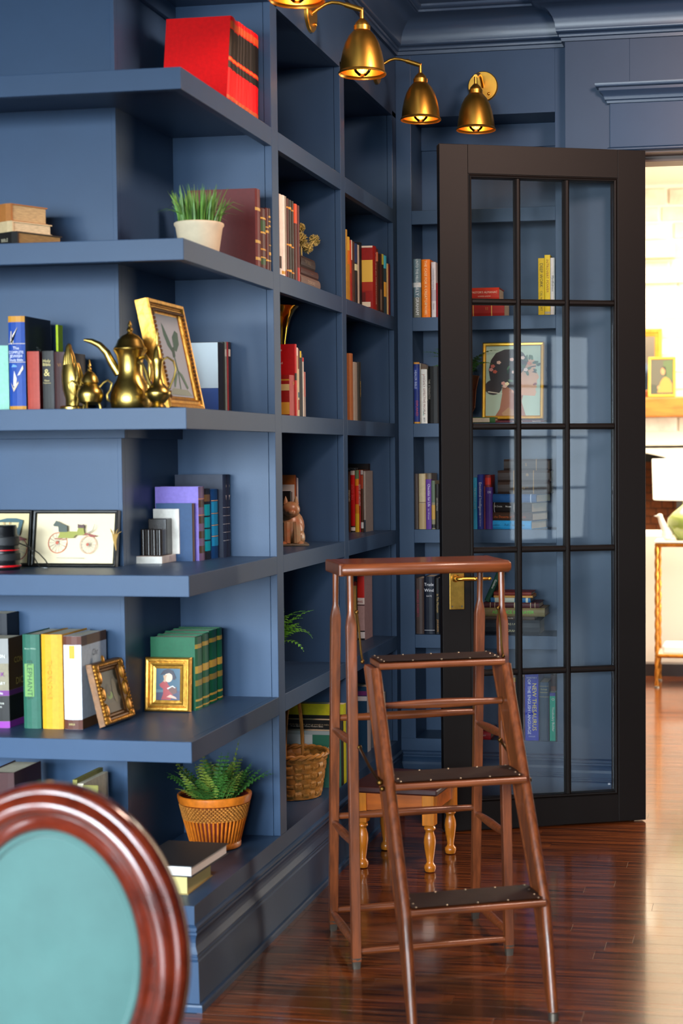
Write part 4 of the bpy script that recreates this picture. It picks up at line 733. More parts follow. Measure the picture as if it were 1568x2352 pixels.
 ('tall blue study bible with gold ends and white leaf drawings on the brass shelf', (-0.5188, 0.115, 1.5091), 0, 0.0449, 0.2434, 0.155, '#1d4496', {'hb': 1, 'b': [(0.935, 1, '#c88a2c'), (0, 0.05, '#c88a2c'), (0.705, 0.712, '#d8c8b0'), (0.51, 0.517, '#d8c8b0')], 'poly': [([(0.15, 0.72), (0.25, 0.7), (0.3, 0.8), (0.62, 0.885), (0.58, 0.86), (0.36, 0.78), (0.34, 0.72)], '#e8dcc8'), ([(0.15, 0.72), (0.2, 0.84), (0.24, 0.84), (0.22, 0.74)], '#d8c8b0'), ([(0.3, 0.26), (0.45, 0.26), (0.5, 0.34), (0.36, 0.42), (0.33, 0.36)], '#f0e8dc'), ([(0.55, 0.37), (0.9, 0.48), (0.92, 0.44), (0.7, 0.38)], '#e8dcc8'), ([(0.15, 0.3), (0.3, 0.24), (0.6, 0.31), (0.62, 0.29), (0.32, 0.2)], '#d8c0a0'), ([(0.2, 0.46), (0.55, 0.46), (0.5, 0.48), (0.3, 0.49)], '#6a9ad0')], 't': [('The', '#e8e8f0', 'h', 0.66, 0.011, 0.5), ('COMPLETE', '#f0f0f8', 'h', 0.615, 0.0098, 0.5), ('JEWISH', '#f0f0f8', 'h', 0.575, 0.0105, 0.5), ('Study Bible', '#f0f0f8', 'h', 0.535, 0.0085, 0.5)], 'cvb': [(1, 0, 1, 0, 1, '#1a1a2a')], 'cvt': [(1, 'The', '#a8a8a8', 0.5, 0.66, 0.018)]}, None, 0, 0),
 ('brick red book with dark rules between the blue bible and the black one', (-0.4691, 0.115, 1.5091), 0, 0.0327, 0.1521, 0.12, '#a83c2c', {'hb': 0, 'b': [(0.735, 0.738, '#6a1c14'), (0.47, 0.473, '#6a1c14'), (0.21, 0.213, '#6a1c14')], 'cvb': [(1, 0, 1, 0, 1, '#5a1014')]}, None, 0, 0),
 ('black bible with gilt emblem beside the brick red book', (-0.4272, 0.115, 1.5091), 0, 0.029, 0.1525, 0.12, '#2a2826', {'hb': 0, 'b': [], 't': [('Holy', '#e0c880', 'h', 0.83, 0.011, 0.42), ('Bible', '#e0c880', 'h', 0.77, 0.011, 0.42), ('&', '#e0c880', 'h', 0.63, 0.026, 0.42), ('New', '#d8c080', 'h', 0.5, 0.007, 0.42), ('Testament', '#d8c080', 'h', 0.46, 0.005, 0.42)], 'cvb': [(1, 0, 0.05, 0, 1, '#b0a8b0')]}, None, 0, 0),
 ('maroon bible beside the brass praying hands', (-0.3944, 0.115, 1.5091), 0, 0.0284, 0.1497, 0.13, '#35100e', {'hb': 0, 't': [('VI', '#8a5a28', 'h', 0.77, 0.013, 0.5)]}, None, 0, 0),
 ('thin lime green booklet rising behind the black bible', (-0.4477, 0.245, 1.5091), 0, 0.006, 0.23, 0.03, '#b8d010', {'hb': 0}, None, 0, 0),  # ribbon bookmark of the blue bible, built as a thin book
 ('thick study bible with purple bands at the left edge of the shelf', (-0.6294, 0.135, 0.6771), 0, 0.0797, 0.2369, 0.1, '#8a8068', {'hb': 1, 'b': [(0.36, 0.42, '#6e2a78'), (0, 0.075, '#8c3098'), (0.075, 0.36, '#1a1614'), (0.72, 1, '#8c8a86')], 'cvb': [(1, 0, 1, 0.42, 1, '#4a3018'), (1, 0, 1, 0.075, 0.36, '#15110c'), (1, 0, 1, 0.36, 0.42, '#5a2460'), (1, 0, 1, 0, 0.075, '#8c3098')], 't': [('COMMON', '#e8e4dc', 'h', 0.8, 0.013, 0.55), ('X', '#8c3098', 'h', 0.6, 0.016, 0.8), ('DICTIONARY', '#e8e4dc', 'h', 0.5, 0.011, 0.5), ('Bible', '#f0ecf0', 'h', 0.39, 0.01, 0.7), ('Reference', '#e0dcd0', 'h', 0.28, 0.01, 0.6), ('Edition', '#e0dcd0', 'h', 0.24, 0.01, 0.6)], 'cvt': [(1, 'CON', '#b09048', 0.55, 0.74, 0.022), (1, 'DIC', '#b09048', 0.6, 0.5, 0.026)]}, None, 0, 0),
 ('dark green glossy book with a paler title panel', (-0.5107, 0.14, 0.6771), 0, 0.0474, 0.2481, 0.16, '#2a5e4c', {'hb': 1, 'b': [], 'p': [(0.14, 0.68, 0.34, 0.69, '#6a9450')], 't': [('ELEPHANTS', '#2a4a38', 'v', 0.52, 0.02, 0.42), ('Bruce Wilkin', '#a8c0a8', 'h', 0.85, 0.006, 0.5)]}, None, 0, 0),
 ('bright yellow book standing between the green and the white one', (-0.4582, 0.14, 0.6771), 0, 0.0575, 0.2488, 0.16, '#e09c22', {'hb': 1, 't': [('THORNDIKE', '#c88c20', 'v', 0.52, 0.018, 0.4)]}, None, 0, 0),
 ('white book with brown ends behind the ornate tilted frame', (-0.3969, 0.14, 0.6771), 0, 0.0487, 0.245, 0.165, '#d8dce4', {'hb': 1, 'b': [(0.905, 1, '#5c3428'), (0, 0.105, '#5c3428')], 'p': [(0.36, 0.66, 0.76, 0.9, '#c8a030')], 'cvb': [(1, 0, 1, 0.89, 1, '#6a4628'), (1, 0, 1, 0, 0.11, '#6a4628'), (1, 0, 0.22, 0.89, 1, '#4a2018')], 'cvt': [(1, 'Chr', '#707078', 0.52, 0.79, 0.024)], 't': [('Nouveau', '#b8bcc4', 'v', 0.45, 0.015, 0.6), ('BIBLE', '#c8b878', 'h', 0.055, 0.007, 0.45)]}, None, 0, 0),
 ('black box standing at the back left of the shelf', (-0.6751, 0.245, 0.6771), 0, 0.0698, 0.291, 0.07, '#171a22', {'hb': 0}, None, 0, 0),
 ('dark maroon book at the far left of the lowest shelf', (-0.5794, 0.06, 0.2628), 0, 0.0754, 0.3115, 0.16, '#3a1414', {}, None, 0, 0),
]

for b_ in BOOKS: book(*b_)

# ------------------------------------------------------------------ picture frames
def ell(cx, cy, rx, ry, n=16, a0=0, a1=360, rot=0):
    out = []
    full = abs(a1-a0) >= 360
    for k in range(n if full else n+1):
        a = rad(a0+(a1-a0)*k/n); x, y = rx*math.cos(a), ry*math.sin(a); c, s = math.cos(rad(rot)), math.sin(rad(rot))
        out.append((cx+x*c-y*s, cy+x*s+y*c))
    return out
def art(parent, W, H, shapes, x0=0., z0=0., y=-.001, name='artwork', rough=.5):
    cols = []; m_ = MB()
    for i, (poly, c) in enumerate(shapes):
        if c not in cols: cols.append(c)
        m_.add([(x0+px*W, y-.00016*i, z0+pz*H) for px, pz in poly], [tuple(range(len(poly)))], cols.index(c))
    return ob(name, m_, [flat(c, rough) for c in cols], parent)
SQ = [(0, 0), (1, 0), (1, 1), (0, 1)]
def frame(name, loc, rz, lean, W, H, prof, fm, shapes, label, group=None, back=.012, glass=False, cat='picture frame', rough=.5, fname='frame'):
    """W,H outer size; bottom centre at loc; front faces local -y"""
    r_ = root(name, loc, (rad(-lean), 0, rad(rz)), label=label, cat=cat, group=group)
    fw = max(p[0] for p in prof)
    iw, ih = W-2*fw, H-2*fw
    path = [(-iw/2, fw), (iw/2, fw), (iw/2, fw+ih), (-iw/2, fw+ih)]
    ob(fname, MB().sweep(prof, path, 0, closed=True, T=TF), fm, r_, recalc=True, bevel=.0006)
    ob('backing', MB().box(-iw/2-.003, iw/2+.003, .0005, back, fw-.003, fw+ih+.003), mat('frame_backing', '#4a3a2a', .8), r_)
    art(r_, iw, ih, shapes, -iw/2, fw, -.0003, rough=rough)
    if glass: ob('glazing', MB().box(-iw/2, iw/2, -.0075, -.0065, fw, fw+ih), GLASS, r_)
    return r_
def wheel(cx, cy, r, c, n=10, asp=1.0):
    out = []
    th = .09*r
    for k in range(20):
        a, b = rad(18*k), rad(18*(k+1))
        out.append(([(cx+r*math.cos(a)/asp, cy+r*math.sin(a)), (cx+r*math.cos(b)/asp, cy+r*math.sin(b)), (cx+(r-th)*math.cos(b)/asp, cy+(r-th)*math.sin(b)), (cx+(r-th)*math.cos(a)/asp, cy+(r-th)*math.sin(a))], c))
    for k in range(n):
        a = rad(360*k/n); e = .02*r
        dx, dy = math.cos(a), math.sin(a)
        out.append(([(cx-dy*e/asp, cy+dx*e), (cx+dy*e/asp, cy-dx*e), (cx+(dx*(r-th)+dy*e)/asp, cy+dy*(r-th)-dx*e), (cx+(dx*(r-th)-dy*e)/asp, cy+dy*(r-th)+dx*e)], '#a89684'))
    out.append((ell(cx, cy, .16*r/asp, .16*r, 10), '#b04820'))
    return out
# carriage prints on the lens shelf
CP = [(0, -.010), (0, .004), (.003, .007), (.007, .008), (.0095, .006), (.0095, -.012)]
A = 1.72
carr = [(SQ, '#dcc8a2')]
carr += wheel(.285, .41, .215, '#b8603c', 14, A) + wheel(.685, .37, .185, '#c89070', 14, A)
carr += [([(.30, .5), (.50, .5), (.53, .56), (.63, .56), (.65, .6), (.57, .61), (.53, .63), (.40, .63), (.38, .73), (.31, .71), (.325, .6)], '#8c8a24'),
         ([(.31, .62), (.42, .62), (.415, .74), (.33, .80), (.27, .85), (.265, .83), (.235, .76), (.25, .735), (.30, .735)], '#3a4438'),
         ([(.53, .56), (.645, .56), (.625, .7), (.56, .71)], '#8c8a24'), ([(.55, .7), (.635, .7), (.63, .78), (.60, .76), (.55, .78)], '#4a2420'),
         ([(.62, .55), (.68, .57), (.72, .52), (.79, .53), (.79, .55), (.7, .58), (.66, .6)], '#8a2c1c'), ([(.67, .6), (.74, .66), (.765, .78), (.77, .78), (.75, .65), (.68, .585)], '#8a7a60'),
         ([(.26, .48), (.40, .46), (.40, .475), (.27, .495)], '#a04020'), ([(.3, .095), (.63, .09), (.63, .105), (.3, .11)], '#b8a890')]
frame('framed_carriage_print', (-.4255, .2775, Z4), 0, 10, .243, .154, CP, BLACK, carr, 'framed print of a green carriage with red wheels on the camera lens shelf')
carr2 = [(SQ, '#ccb884')] + wheel(.86, .28, .24, '#9a4030', 14, A)
carr2 += [([(.62, .86), (.72, .9), (.84, .9), (.93, .86), (.93, .82), (.62, .82)], '#1c4a50'), ([(.93, .83), (.89, .55), (.78, .55), (.87, .72), (.88, .82)], '#1c4a50'), ([(.74, .5), (.88, .54), (.99, .48), (.99, .46), (.86, .44), (.77, .44)], '#8a2818'),
          ([(.67, .82), (.68, .82), (.75, .56), (.74, .56)], '#b8843a'), ([(.75, .82), (.76, .82), (.77, .56), (.76, .56)], '#b8843a'), ([(.55, .1), (.9, .1), (.9, .11), (.55, .11)], '#a89878')]
frame('framed_carriage_print', (-.672, .281, Z4), 0, 9, .243, .154, CP, BLACK, carr2, 'framed print of a hooded carriage cut off at the left edge of the photo')
# straw tuft hung on the frame corner
st_ = root('straw_tuft', (-.297, .262, Z4+.075), label='small tuft of dry straw beside the carriage print', cat='straw')
m_ = MB()
for k in range(9):
    a = R_.uniform(-1, 1); l = R_.uniform(.02, .04)
    m_.tube([(0, 0, -.02+R_.uniform(-.01, .01)), (a*.006, -.002, .0), (a*.016+.006, -.004, l*.6), (a*.03+.014, -.006, l*.8)], [.0012, .0022, .0012, .0004], 5)
ob('straw', m_, mat('dry_straw', '#b08a48', .7), st_, smooth=True)
# tilted gold frame on the brass shelf
PG = [(0, -.02), (0, .0), (.006, .001), (.008, .007), (.014, .01), (.02, .008), (.024, .013), (.032, .014), (.034, .008), (.034, -.024)]
but = [(SQ, '#8f98a4')]
but += [([(.30, .9), (.36, .86), (.47, .72), (.55, .6), (.5, .55), (.38, .62), (.30, .75)], '#1e4a3a'), ([(.62, .74), (.78, .83), (.88, .80), (.84, .66), (.68, .56), (.6, .58)], '#1c4838'), ([(.5, .6), (.62, .62), (.6, .5), (.5, .48)], '#163a2c'),
        ([(.54, .5), (.57, .5), (.6, .3), (.55, .08), (.52, .08), (.56, .3)], '#2c5a40'), ([(.55, .34), (.72, .28), (.86, .12), (.8, .1), (.68, .22)], '#3a6048'), ([(.54, .3), (.4, .26), (.3, .12), (.34, .11), (.44, .2)], '#3a6048'), ([(.05, .02), (.95, .02), (.8, .09), (.25, .1)], '#7a8676')]
fr = frame('tilted_gold_frame', (-.118, .31, Z3+.004), 90, 11.7, .262, .29, PG, GOLD, but, 'tilted gold picture frame with a green leaf study behind the brass pots', back=.02)
m_ = MB()
for side in (-1, 1):
    for k in range(22): m_.ball((side*.1125, -.0125, .03+.23*k/21), .0045, .004, .0052, 6, 4)
for zz in (.262,):
    for k in range(18): m_.ball((-.1+.2*k/17, -.0125, zz), .0052, .004, .0045, 6, 4)
ob('rope_moulding', m_, GOLDD, fr, smooth=True, kind='stuff')
ob('easel_leg', MB().box(-.02, .02, 0, .004, 0, .2, T=Matrix.Translation((0, .022, .02)) @ Matrix.Rotation(rad(-9), 4, 'X')), mat('frame_backing', '#4a3a2a', .8), fr)
# ornate leaning frame
PO = [(0, -.008), (0, .0), (.004, .003), (.008, .004), (.012, .010), (.022, .012), (.028, .006), (.030, -.010)]
orn = [(SQ, '#4e4430'), ([(0, .6), (1, .7), (1, 1), (0, 1)], '#3c3c30'), ([(0, 0), (1, 0), (1, .28), (0, .2)], '#5a4a38'), (ell(.42, .42, .16, .10), '#8cae48'), (ell(.4, .55, .1, .16), '#1e1c16'), (ell(.72, .5, .12, .3), '#75654a')]
of = frame('ornate_leaning_frame', (-.293, .239, Z5+.003), 86, 13, .166, .17, PO, GOLDD, orn, 'ornate carved gilt frame leaning askew against the white book')
of.rotation_euler.y = rad(0)
m_ = MB()
for k in range(16):
    for s in (-1, 1): m_.ball((s*.076, -.0115, .01+.15*k/15), .0065, .006, .006, 7, 5)
for k in range(15):
    for zz in (.009, .16): m_.ball((-.074+.148*k/14, -.0125, zz), .0062, .005, .0055, 7, 5)
for sx, sz in ((-1, 0), (1, 0), (-1, 1), (1, 1)): m_.ball((sx*.07, -.012, .016+sz*.138), .013, .007, .012, 8, 6)
for k in range(3):
    for s in (-1, 1): m_.ball((s*.064, -.0115, .04+.045*k), .010, .007, .02, 8, 6)
m_.ball((-.012, -.006, .174), .008, .004, .011, 8, 6)
ob('carved_ornament', m_, mat('carved_gilt', '#b87c2c', .35, metal=.7, noise=.4, nscale=50, bump=.2, bscale=70), of, smooth=True, kind='stuff')
# small gold portrait
PS = [(0, -.006), (0, .001), (.008, .003), (.009, .006), (.014, .008), (.018, .006), (.020, .010), (.026, .011), (.030, .008), (.032, -.004), (.032, -.008)]
por = [(SQ, '#2f5468'), ([(0, 0), (1, 0), (1, .3), (0, .34)], '#3a3c58'), ([(0, .34), (.5, .32), (.45, .26), (0, .24)], '#58707c'),
       ([(.22, .02), (.62, .02), (.70, .18), (.72, .36), (.66, .42), (.54, .46), (.44, .60), (.30, .60), (.14, .50), (.18, .42), (.30, .36), (.30, .2)], '#a83a3c'),
       ([(.44, .1), (.76, .06), (.88, .04), (.84, .1), (.6, .18)], '#d8a890'), ([(.5, .36), (.7, .44), (.86, .42), (.88, .24), (.7, .18), (.6, .26)], '#6a4038'), ([(.46, .38), (.7, .47), (.82, .4), (.8, .38), (.68, .43), (.5, .34)], '#c8c4bc'),
       (ell(.52, .72, .17, .15), '#e8c0a4'), ([(.30, .78), (.34, .66), (.30, .6), (.40, .56), (.42, .7), (.46, .8)], '#c89c78'), ([(.18, .80), (.30, .94), (.5, 1.0), (.72, .93), (.84, .72), (.78, .64), (.68, .66), (.70, .80), (.55, .86), (.36, .82)], '#201c30')]
frame('small_gold_portrait', (-.2305, .447, Z5), 0, 5, .134, .152, PS, GOLD, por, 'small gilt framed portrait of a person in red with a dark hat', rough=.45)
# woman portrait on the back wall shelf
PW = [(0, -.008), (0, .004), (.003, .007), (.010, .008), (.014, .005), (.014, -.012)]
WB = '#a9bfa8'; SK = '#c07c58'; SKL = '#d09a74'; HR = '#2a1e1c'; GR = '#2c4a30'
wom = [(SQ, WB), ([(.18, 0), (.26, .1), (.30, .3), (.30, .42), (.50, .48), (.66, .42), (.70, .33), (.66, .2), (.74, 0)], '#9a5c38'), ([(.3, .04), (.42, .12), (.55, .06), (.62, 0), (.32, 0)], '#a87a48'),
       ([(.48, .34), (.56, .3), (.90, .28), (.93, .33), (.91, .38), (.94, .41), (.915, .44), (.945, .47), (.93, .50), (.975, .54), (.97, .565), (.93, .62), (.90, .66), (.92, .72), (.88, .8), (.60, .82), (.46, .6)], SKL), ([(.5, .34), (.62, .32), (.66, .46), (.6, .6), (.48, .6)], SK),
       ([(.84, .62), (.90, .61), (.92, .625), (.88, .635)], '#3a1c14'), ([(.80, .685), (.92, .70), (.925, .715), (.82, .705)], '#3a2018'), ([(.87, .43), (.945, .445), (.915, .475), (.87, .452)], '#8a3030'),
       ([(.55, .34), (.38, .42), (.22, .44), (.08, .52), (.05, .66), (.09, .80), (.18, .90), (.34, .95), (.55, .955), (.68, .90), (.78, .78), (.7, .66), (.60, .56), (.62, .44)], HR), (ell(.14, .41, .16, .11), HR), ([(.03, .34), (.3, .31), (.31, .32), (.05, .355)], '#c8c4b0')]
rr = random.Random(3)
for k in range(26):
    cx, cy = rr.uniform(.36, .98), 0
    cy = .6+(cx-.36)*.3+rr.uniform(-.14, .12)
    wom.append((ell(cx, cy, rr.uniform(.03, .055), rr.uniform(.015, .025), 8, rot=rr.uniform(0, 180)), rr.choice([GR, '#3c5c38', '#1e3826', '#4a6c48'])))
for cx, cy, c in ((.13, .71, '#c86a58'), (.17, .63, '#c8583c'), (.10, .66, '#d89080'), (.24, .76, '#e0b8a0'), (.48, .80, '#e0b8a8'), (.52, .62, '#e8c8b8'), (.36, .42, '#e0b49c'), (.33, .46, '#d89a88'), (.80, .74, '#d87a50'), (.68, .82, '#e0c0b0'), (.74, .65, '#e8d0c0'), (.40, .45, '#e8d8a8')):
    for j in range(5): wom.append((ell(cx+.022*math.cos(j*1.257), cy+.014*math.sin(j*1.257), .02, .013, 8), c))
frame('woman_portrait', (.4415, D+.085, Z3+.0145), 0, 6, .245, .305, PW, mat('gold_leaf_strip', '#d8a030', .35, metal=.6, noise=.15, nscale=40), wom, 'gold framed profile portrait of a woman with flowers in her hair behind the door glass', glass=False, rough=.35)

# ------------------------------------------------------------------ plants
def frond(name, parent, base, az, length, droop, width, m, n=14, rise=70, flare=1.0):
    """a curved rachis with paired, toothed leaflets"""
    n = int(n*.85); mb = MB(); pts = []; el = rad(rise); p = Vector(base); stp = length/n
    d = Vector((math.cos(az), math.sin(az), 0))
    for k in range(n+1):
        pts.append(p.copy()); e = el-rad(droop)*(k/n)**1.3
        p = p+(d*math.cos(e)+Vector((0, 0, 1))*math.sin(e))*stp
    mb.tube(pts, [.0013*(1-.7*k/n) for k in range(n+1)], 4)
    side = Vector((-d.y, d.x, 0))
    for k in range(1, n+1):
        t = k/n; wl = width*.62*min(1, t*4)*(1-t)**.7*R_.uniform(.85, 1.1)+.003
        tg = (pts[k]-pts[k-1]).normalized()
        for s in (-1, 1):
            a = pts[k]; sd = (side*s*flare+tg*.35).normalized(); up_ = tg.cross(sd)*s
            hw = min(stp*.36, wl*.3)
            prev = None; vs_ = [tuple(a)]; L_ = []; R2 = []
            for q, wq in ((.25, 1.0), (.42, .55), (.55, .9), (.72, .45), (.82, .6)):
                c_ = a+sd*wl*q+up_*wl*.10*math.sin(q*3)-Vector((0, 0, wl*.16*q*q)); L_.append(tuple(c_+tg*hw*wq)); R2.append(tuple(c_-tg*hw*wq))
            tip = tuple(a+sd*wl-Vector((0, 0, wl*.16)))
            vs_ = [tuple(a)]+L_+R2+[tip]
            fs_ = [(0, 6, 1)]+[(1+q, 6+q, 7+q, 2+q) for q in range(4)]+[(5, 10, 11)]
            mb.add(vs_, fs_)
    return ob(name, mb, m, parent)
# grass in the white pot
gp = root('grass_pot', (-.079, .34, Z2), label='white clay pot of upright grass on the corner shelf', cat='potted plant')
CLAY = mat('cream_clay', '#d8c4a4', .75, noise=.1, nscale=18, bump=.05, bscale=40)
ob('pot', MB().lathe([(.001, 0), (.049, 0), (.051, .003), (.062, .072), (.066, .078), (.066, .083), (.063, .085), (.058, .081), (.056, .07), (.001, .068)], 36), CLAY, gp, smooth=True)
m_ = MB(); rg = random.Random(11)
for k in range(260):
    a = rg.uniform(0, 6.283); r0 = .054*math.sqrt(rg.random()); h = rg.uniform(.06, .118); out = rg.uniform(0, .032)*(r0/.05+.3)
    if k < 14: h *= .8; out = .075
    x, y = r0*math.cos(a), r0*math.sin(a); wd = rg.uniform(.0017, .0032); ta = rg.uniform(0, 3.14)
    wx, wy = wd*math.cos(ta), wd*math.sin(ta); dx, dy = math.cos(a), math.sin(a); q = []
    for t, wk in ((0, 1), (.4, 1), (.75, .75), (1, .08)):
        cx, cy, cz = x+dx*out*t*t, y+dy*out*t*t, .068+h*(t if out < .06 else math.sin(t*2.2)*.8)
        q += [(cx-wx*wk, cy-wy*wk, cz), (cx+wx*wk, cy+wy*wk, cz)]
    m_.add(q, [(0, 1, 3, 2), (2, 3, 5, 4), (4, 5, 7, 6)])
ob('grass_blades', m_, mat('grass_blade', '#63903a', .5, noise=.5, nscale=25), gp, kind='stuff')
# fern in the orange basket pot
fp = root('fern_basket', (-.150, .598, Z0), label='fern in an orange ribbed cane basket on the lowest shelf', cat='potted plant')
CANE = mat('orange_cane', '#d0701c', .4, noise=.25, nscale=60, bump=.1, bscale=150)
ob('liner', MB().lathe([(.001, .004), (.066, .004), (.100, .150), (.096, .150), (.09, .14), (.001, .135)], 40), mat('dark_red_liner', '#6a1c0c', .5), fp, smooth=True)
m_ = MB()
for k in range(44):
    a = 2*math.pi*k/44; m_.tube([(.0695*math.cos(a), .0695*math.sin(a), .014), (.0895*math.cos(a), .0895*math.sin(a), .090)], .0031, 5)
ob('ribs', m_, CANE, fp, smooth=True, kind='stuff')
ob('base_ring', MB().lathe([(.069, 0), (.074, .004), (.0745, .015), (.071, .02), (.067, .018), (.066, .0)], 40), CANE, fp, smooth=True)
m_ = MB(); rg = random.Random(4)
for ring in range(8):
    z = .090+ring*.0055; n = 52
    for k in range(n):
        a = 2*math.pi*(k+.5*(ring % 2))/n; r0 = .0885+(z-.09)*.235
        m_.ball((r0*math.cos(a), r0*math.sin(a), z), .0052, .0052, .0036, 5, 3)
ob('woven_band', m_, mat('woven_cane', '#b8742c', .5, noise=.4, nscale=120, bump=.15, bscale=200), fp, smooth=True, kind='stuff')
ob('rim', MB().lathe([(.098, .132), (.103, .135), (.1065, .150), (.1065, .156), (.103, .158), (.099, .156), (.096, .135)], 44), CANE, fp, smooth=True)
rg = random.Random(21)
for k in range(34):
    a = 2*math.pi*k/34+rg.uniform(-.2, .2); L = rg.uniform(.10, .145)
    frond('frond', fp, (.05*math.cos(a), .05*math.sin(a), .135), a, L, rg.uniform(10, 60), rg.uniform(.045, .06), rg.choice([LEAF, LEAF, LEAFG]), 13, rg.uniform(45, 75))
for k in range(14):
    a = rg.uniform(0, 6.28); frond('frond', fp, (.02*math.cos(a), .02*math.sin(a), .135), a, rg.uniform(.10, .14), rg.uniform(10, 30), .055, rg.choice([LEAF, LEAFG]), 13, rg.uniform(68, 86))
frond('frond', fp, (.035, .02, .135), .5, .175, 8, .06, LEAFG, 15, 82)
# bright plant in the middle bay, mostly hidden by the post
bp_ = root('bright_fern', (-.112, .985, Z5), label='bright green leafy plant peeking out from behind the bookcase post', cat='potted plant')
ob('pot', MB().lathe([(.001, 0), (.04, 0), (.052, .11), (.055, .115), (.05, .115), (.045, .1), (.001, .098)], 28), CLAY, bp_, smooth=True)
rg = random.Random(8)
for k in range(44):
    a = rg.uniform(-.2, 2.6) if k % 3 else rg.uniform(0, 6.28)
    frond('frond', bp_, (.02*math.cos(a), .02*math.sin(a), .105), a, rg.uniform(.12, .19), rg.uniform(40, 150), rg.uniform(.05, .065), LEAFB, 13, rg.uniform(50, 88))
# planter with fern on the back wall
pl = root('fern_planter', (.245, D+.085, Z3+.032), label='dark faceted planter with copper edges and a fern behind the door stile', cat='potted plant')
WAL = mat('dark_walnut', '#4a2416', .4, noise=.3, nscale=20)
COP = mat('copper_edge', '#b87048', .3, metal=1.)
P6 = []
for zz, rr_ in ((0, .028), (.03, .045), (.10, .05), (.155, .062)):
    P6.append([(rr_*math.cos(rad(60*k+10)), rr_*math.sin(rad(60*k+10)), zz) for k in range(6)])
ob('vessel', loft(P6), WAL, pl)
m_ = MB()
for k in range(6):
    m_.tube([s[k] for s in P6], .0012, 5)
for s in P6[1:]: m_.tube(s, .0012, 5, closed=True)
ob('edges', m_, COP, pl)
rg = random.Random(5)
for k in range(12):
    a = 2*math.pi*k/12+rg.uniform(-.2, .2)
    back = math.sin(a) > .35
    frond('frond', pl, (.02*math.cos(a), .02*math.sin(a), .15), a, rg.uniform(.09, .11) if back else rg.uniform(.14, .19), rg.uniform(60, 100), .06, LEAF, 14, rg.uniform(50, 78))
frond('frond', pl, (0, 0, .15), rad(185), .2, 70, .062, LEAF, 15, 60); frond('frond', pl, (0, 0, .15), rad(-10), .15, 90, .06, LEAFB, 14, 55); frond('frond', pl, (0, 0, .15), rad(195), .17, 90, .062, LEAFB, 15, 45)
# black copper-handled mug beside the planter
mg = root('black_mug', (.118, D+.06, Z3), label='black mug with a copper handle at the door edge', cat='mug')

# ------------------------------------------------------------------ brassware
def brass(name, loc, rz, label): return root(name, loc, (0, 0, rz), label=label, cat='brass pot' if 'pot' in name else 'ornament')
dl = brass('brass_coffee_pot', (-.1885, .115, Z3), 0, 'tall brass coffee pot with long curved spout')
ob('body', MB().lathe([(.002, 0), (.046, 0), (.05, .004), (.052, .022), (.051, .04), (.045, .058), (.036, .074), (.0315, .086), (.030, .10), (.031, .12), (.035, .138), (.041, .147), (.043, .15), (.04, .152), (.002, .153)], 36), BRASSD, dl, smooth=True)
ob('lid', MB().lathe([(.041, .152), (.042, .155), (.036, .162), (.031, .175), (.022, .186), (.008, .193), (.006, .197), (.0085, .202), (.006, .207), (.0035, .21), (.0055, .215), (.003, .221), (.001, .225)], 28), BRASSD, dl, smooth=True)
ob('spout', MB().tube([(-.030, -.004, .09), (-.048, -.006, .12), (-.06, -.008, .145), (-.078, -.01, .164), (-.098, -.012, .174), (-.118, -.014, .178)], [.011, .0105, .0095, .0085, .007, .0035], 12, flatten=.8), BRASSD, dl, smooth=True)
ob('handle', MB().tube([(.033, -.016, .128), (.052, -.026, .132), (.064, -.03, .118), (.064, -.03, .09), (.058, -.028, .06), (.062, -.03, .045)], [.005, .0048, .0048, .0052, .0055, .003], 10), BRASSD, dl, smooth=True)
sg = brass('brass_sugar_pot', (-.271, .05, Z3), 0, 'small two-handled brass sugar pot with finial lid')
ob('body', MB().lathe([(.002, .012), (.014, .010), (.028, .018), (.0335, .034), (.031, .047), (.022, .057), (.018, .063), (.021, .067), (.002, .068)], 28), BRASSD, sg, smooth=True)
ob('lid', MB().lathe([(.0225, .067), (.0215, .072), (.018, .082), (.010, .092), (.004, .096), (.0055, .1), (.003, .105), (.0045, .109), (.0025, .114), (.001, .124)], 24), BRASSD, sg, smooth=True)
for s in (-1, 1): ob('handle', MB().tube([(s*.026, 0, .055), (s*.036, 0, .066), (s*.048, 0, .072), (s*.058, 0, .064), (s*.054, 0, .048), (s*.045, 0, .036), (s*.046, 0, .024), (s*.053, 0, .018)], .0028, 8), BRASSD, sg, smooth=True)
for k in range(3):
    a = rad(-90+120*k); ob('foot', MB().tube([(.018*math.cos(a), .018*math.sin(a), .022), (.024*math.cos(a), .024*math.sin(a), .01), (.026*math.cos(a), .026*math.sin(a), .001)], [.005, .0035, .004], 8), BRASSD, sg, smooth=True)
ew = brass('brass_ewer_pot', (-.0985, .07, Z3), 0, 'slender brass ewer with looped handle in front of the tilted gold frame')
ob('body', MB().lathe([(.002, 0), (.018, 0), (.02, .004), (.014, .012), (.022, .02), (.032, .034), (.032, .042), (.022, .054), (.013, .064), (.0105, .08), (.0105, .095), (.0125, .11), (.015, .122), (.013, .128), (.010, .142), (.006, .152), (.003, .158), (.004, .164), (.003, .17), (.0035, .178), (.001, .196)], 26), BRASSD, ew, smooth=True)
ob('handle', MB().tube([(.012, 0, .12), (.026, 0, .128), (.042, 0, .118), (.048, 0, .098), (.043, 0, .078), (.034, 0, .06), (.03, 0, .05)], .0028, 8), BRASSD, ew, smooth=True)
ob('spout', MB().tube([(-.016, 0, .05), (-.026, 0, .07), (-.033, 0, .095), (-.04, 0, .112), (-.052, 0, .118)], [.006, .005, .0045, .004, .003], 8), BRASSD, ew, smooth=True)
hd = root('praying_hands', (-.334, .085, Z3), (0, 0, rad(-10)), label='brass praying hands ornament on a round foot', cat='ornament')
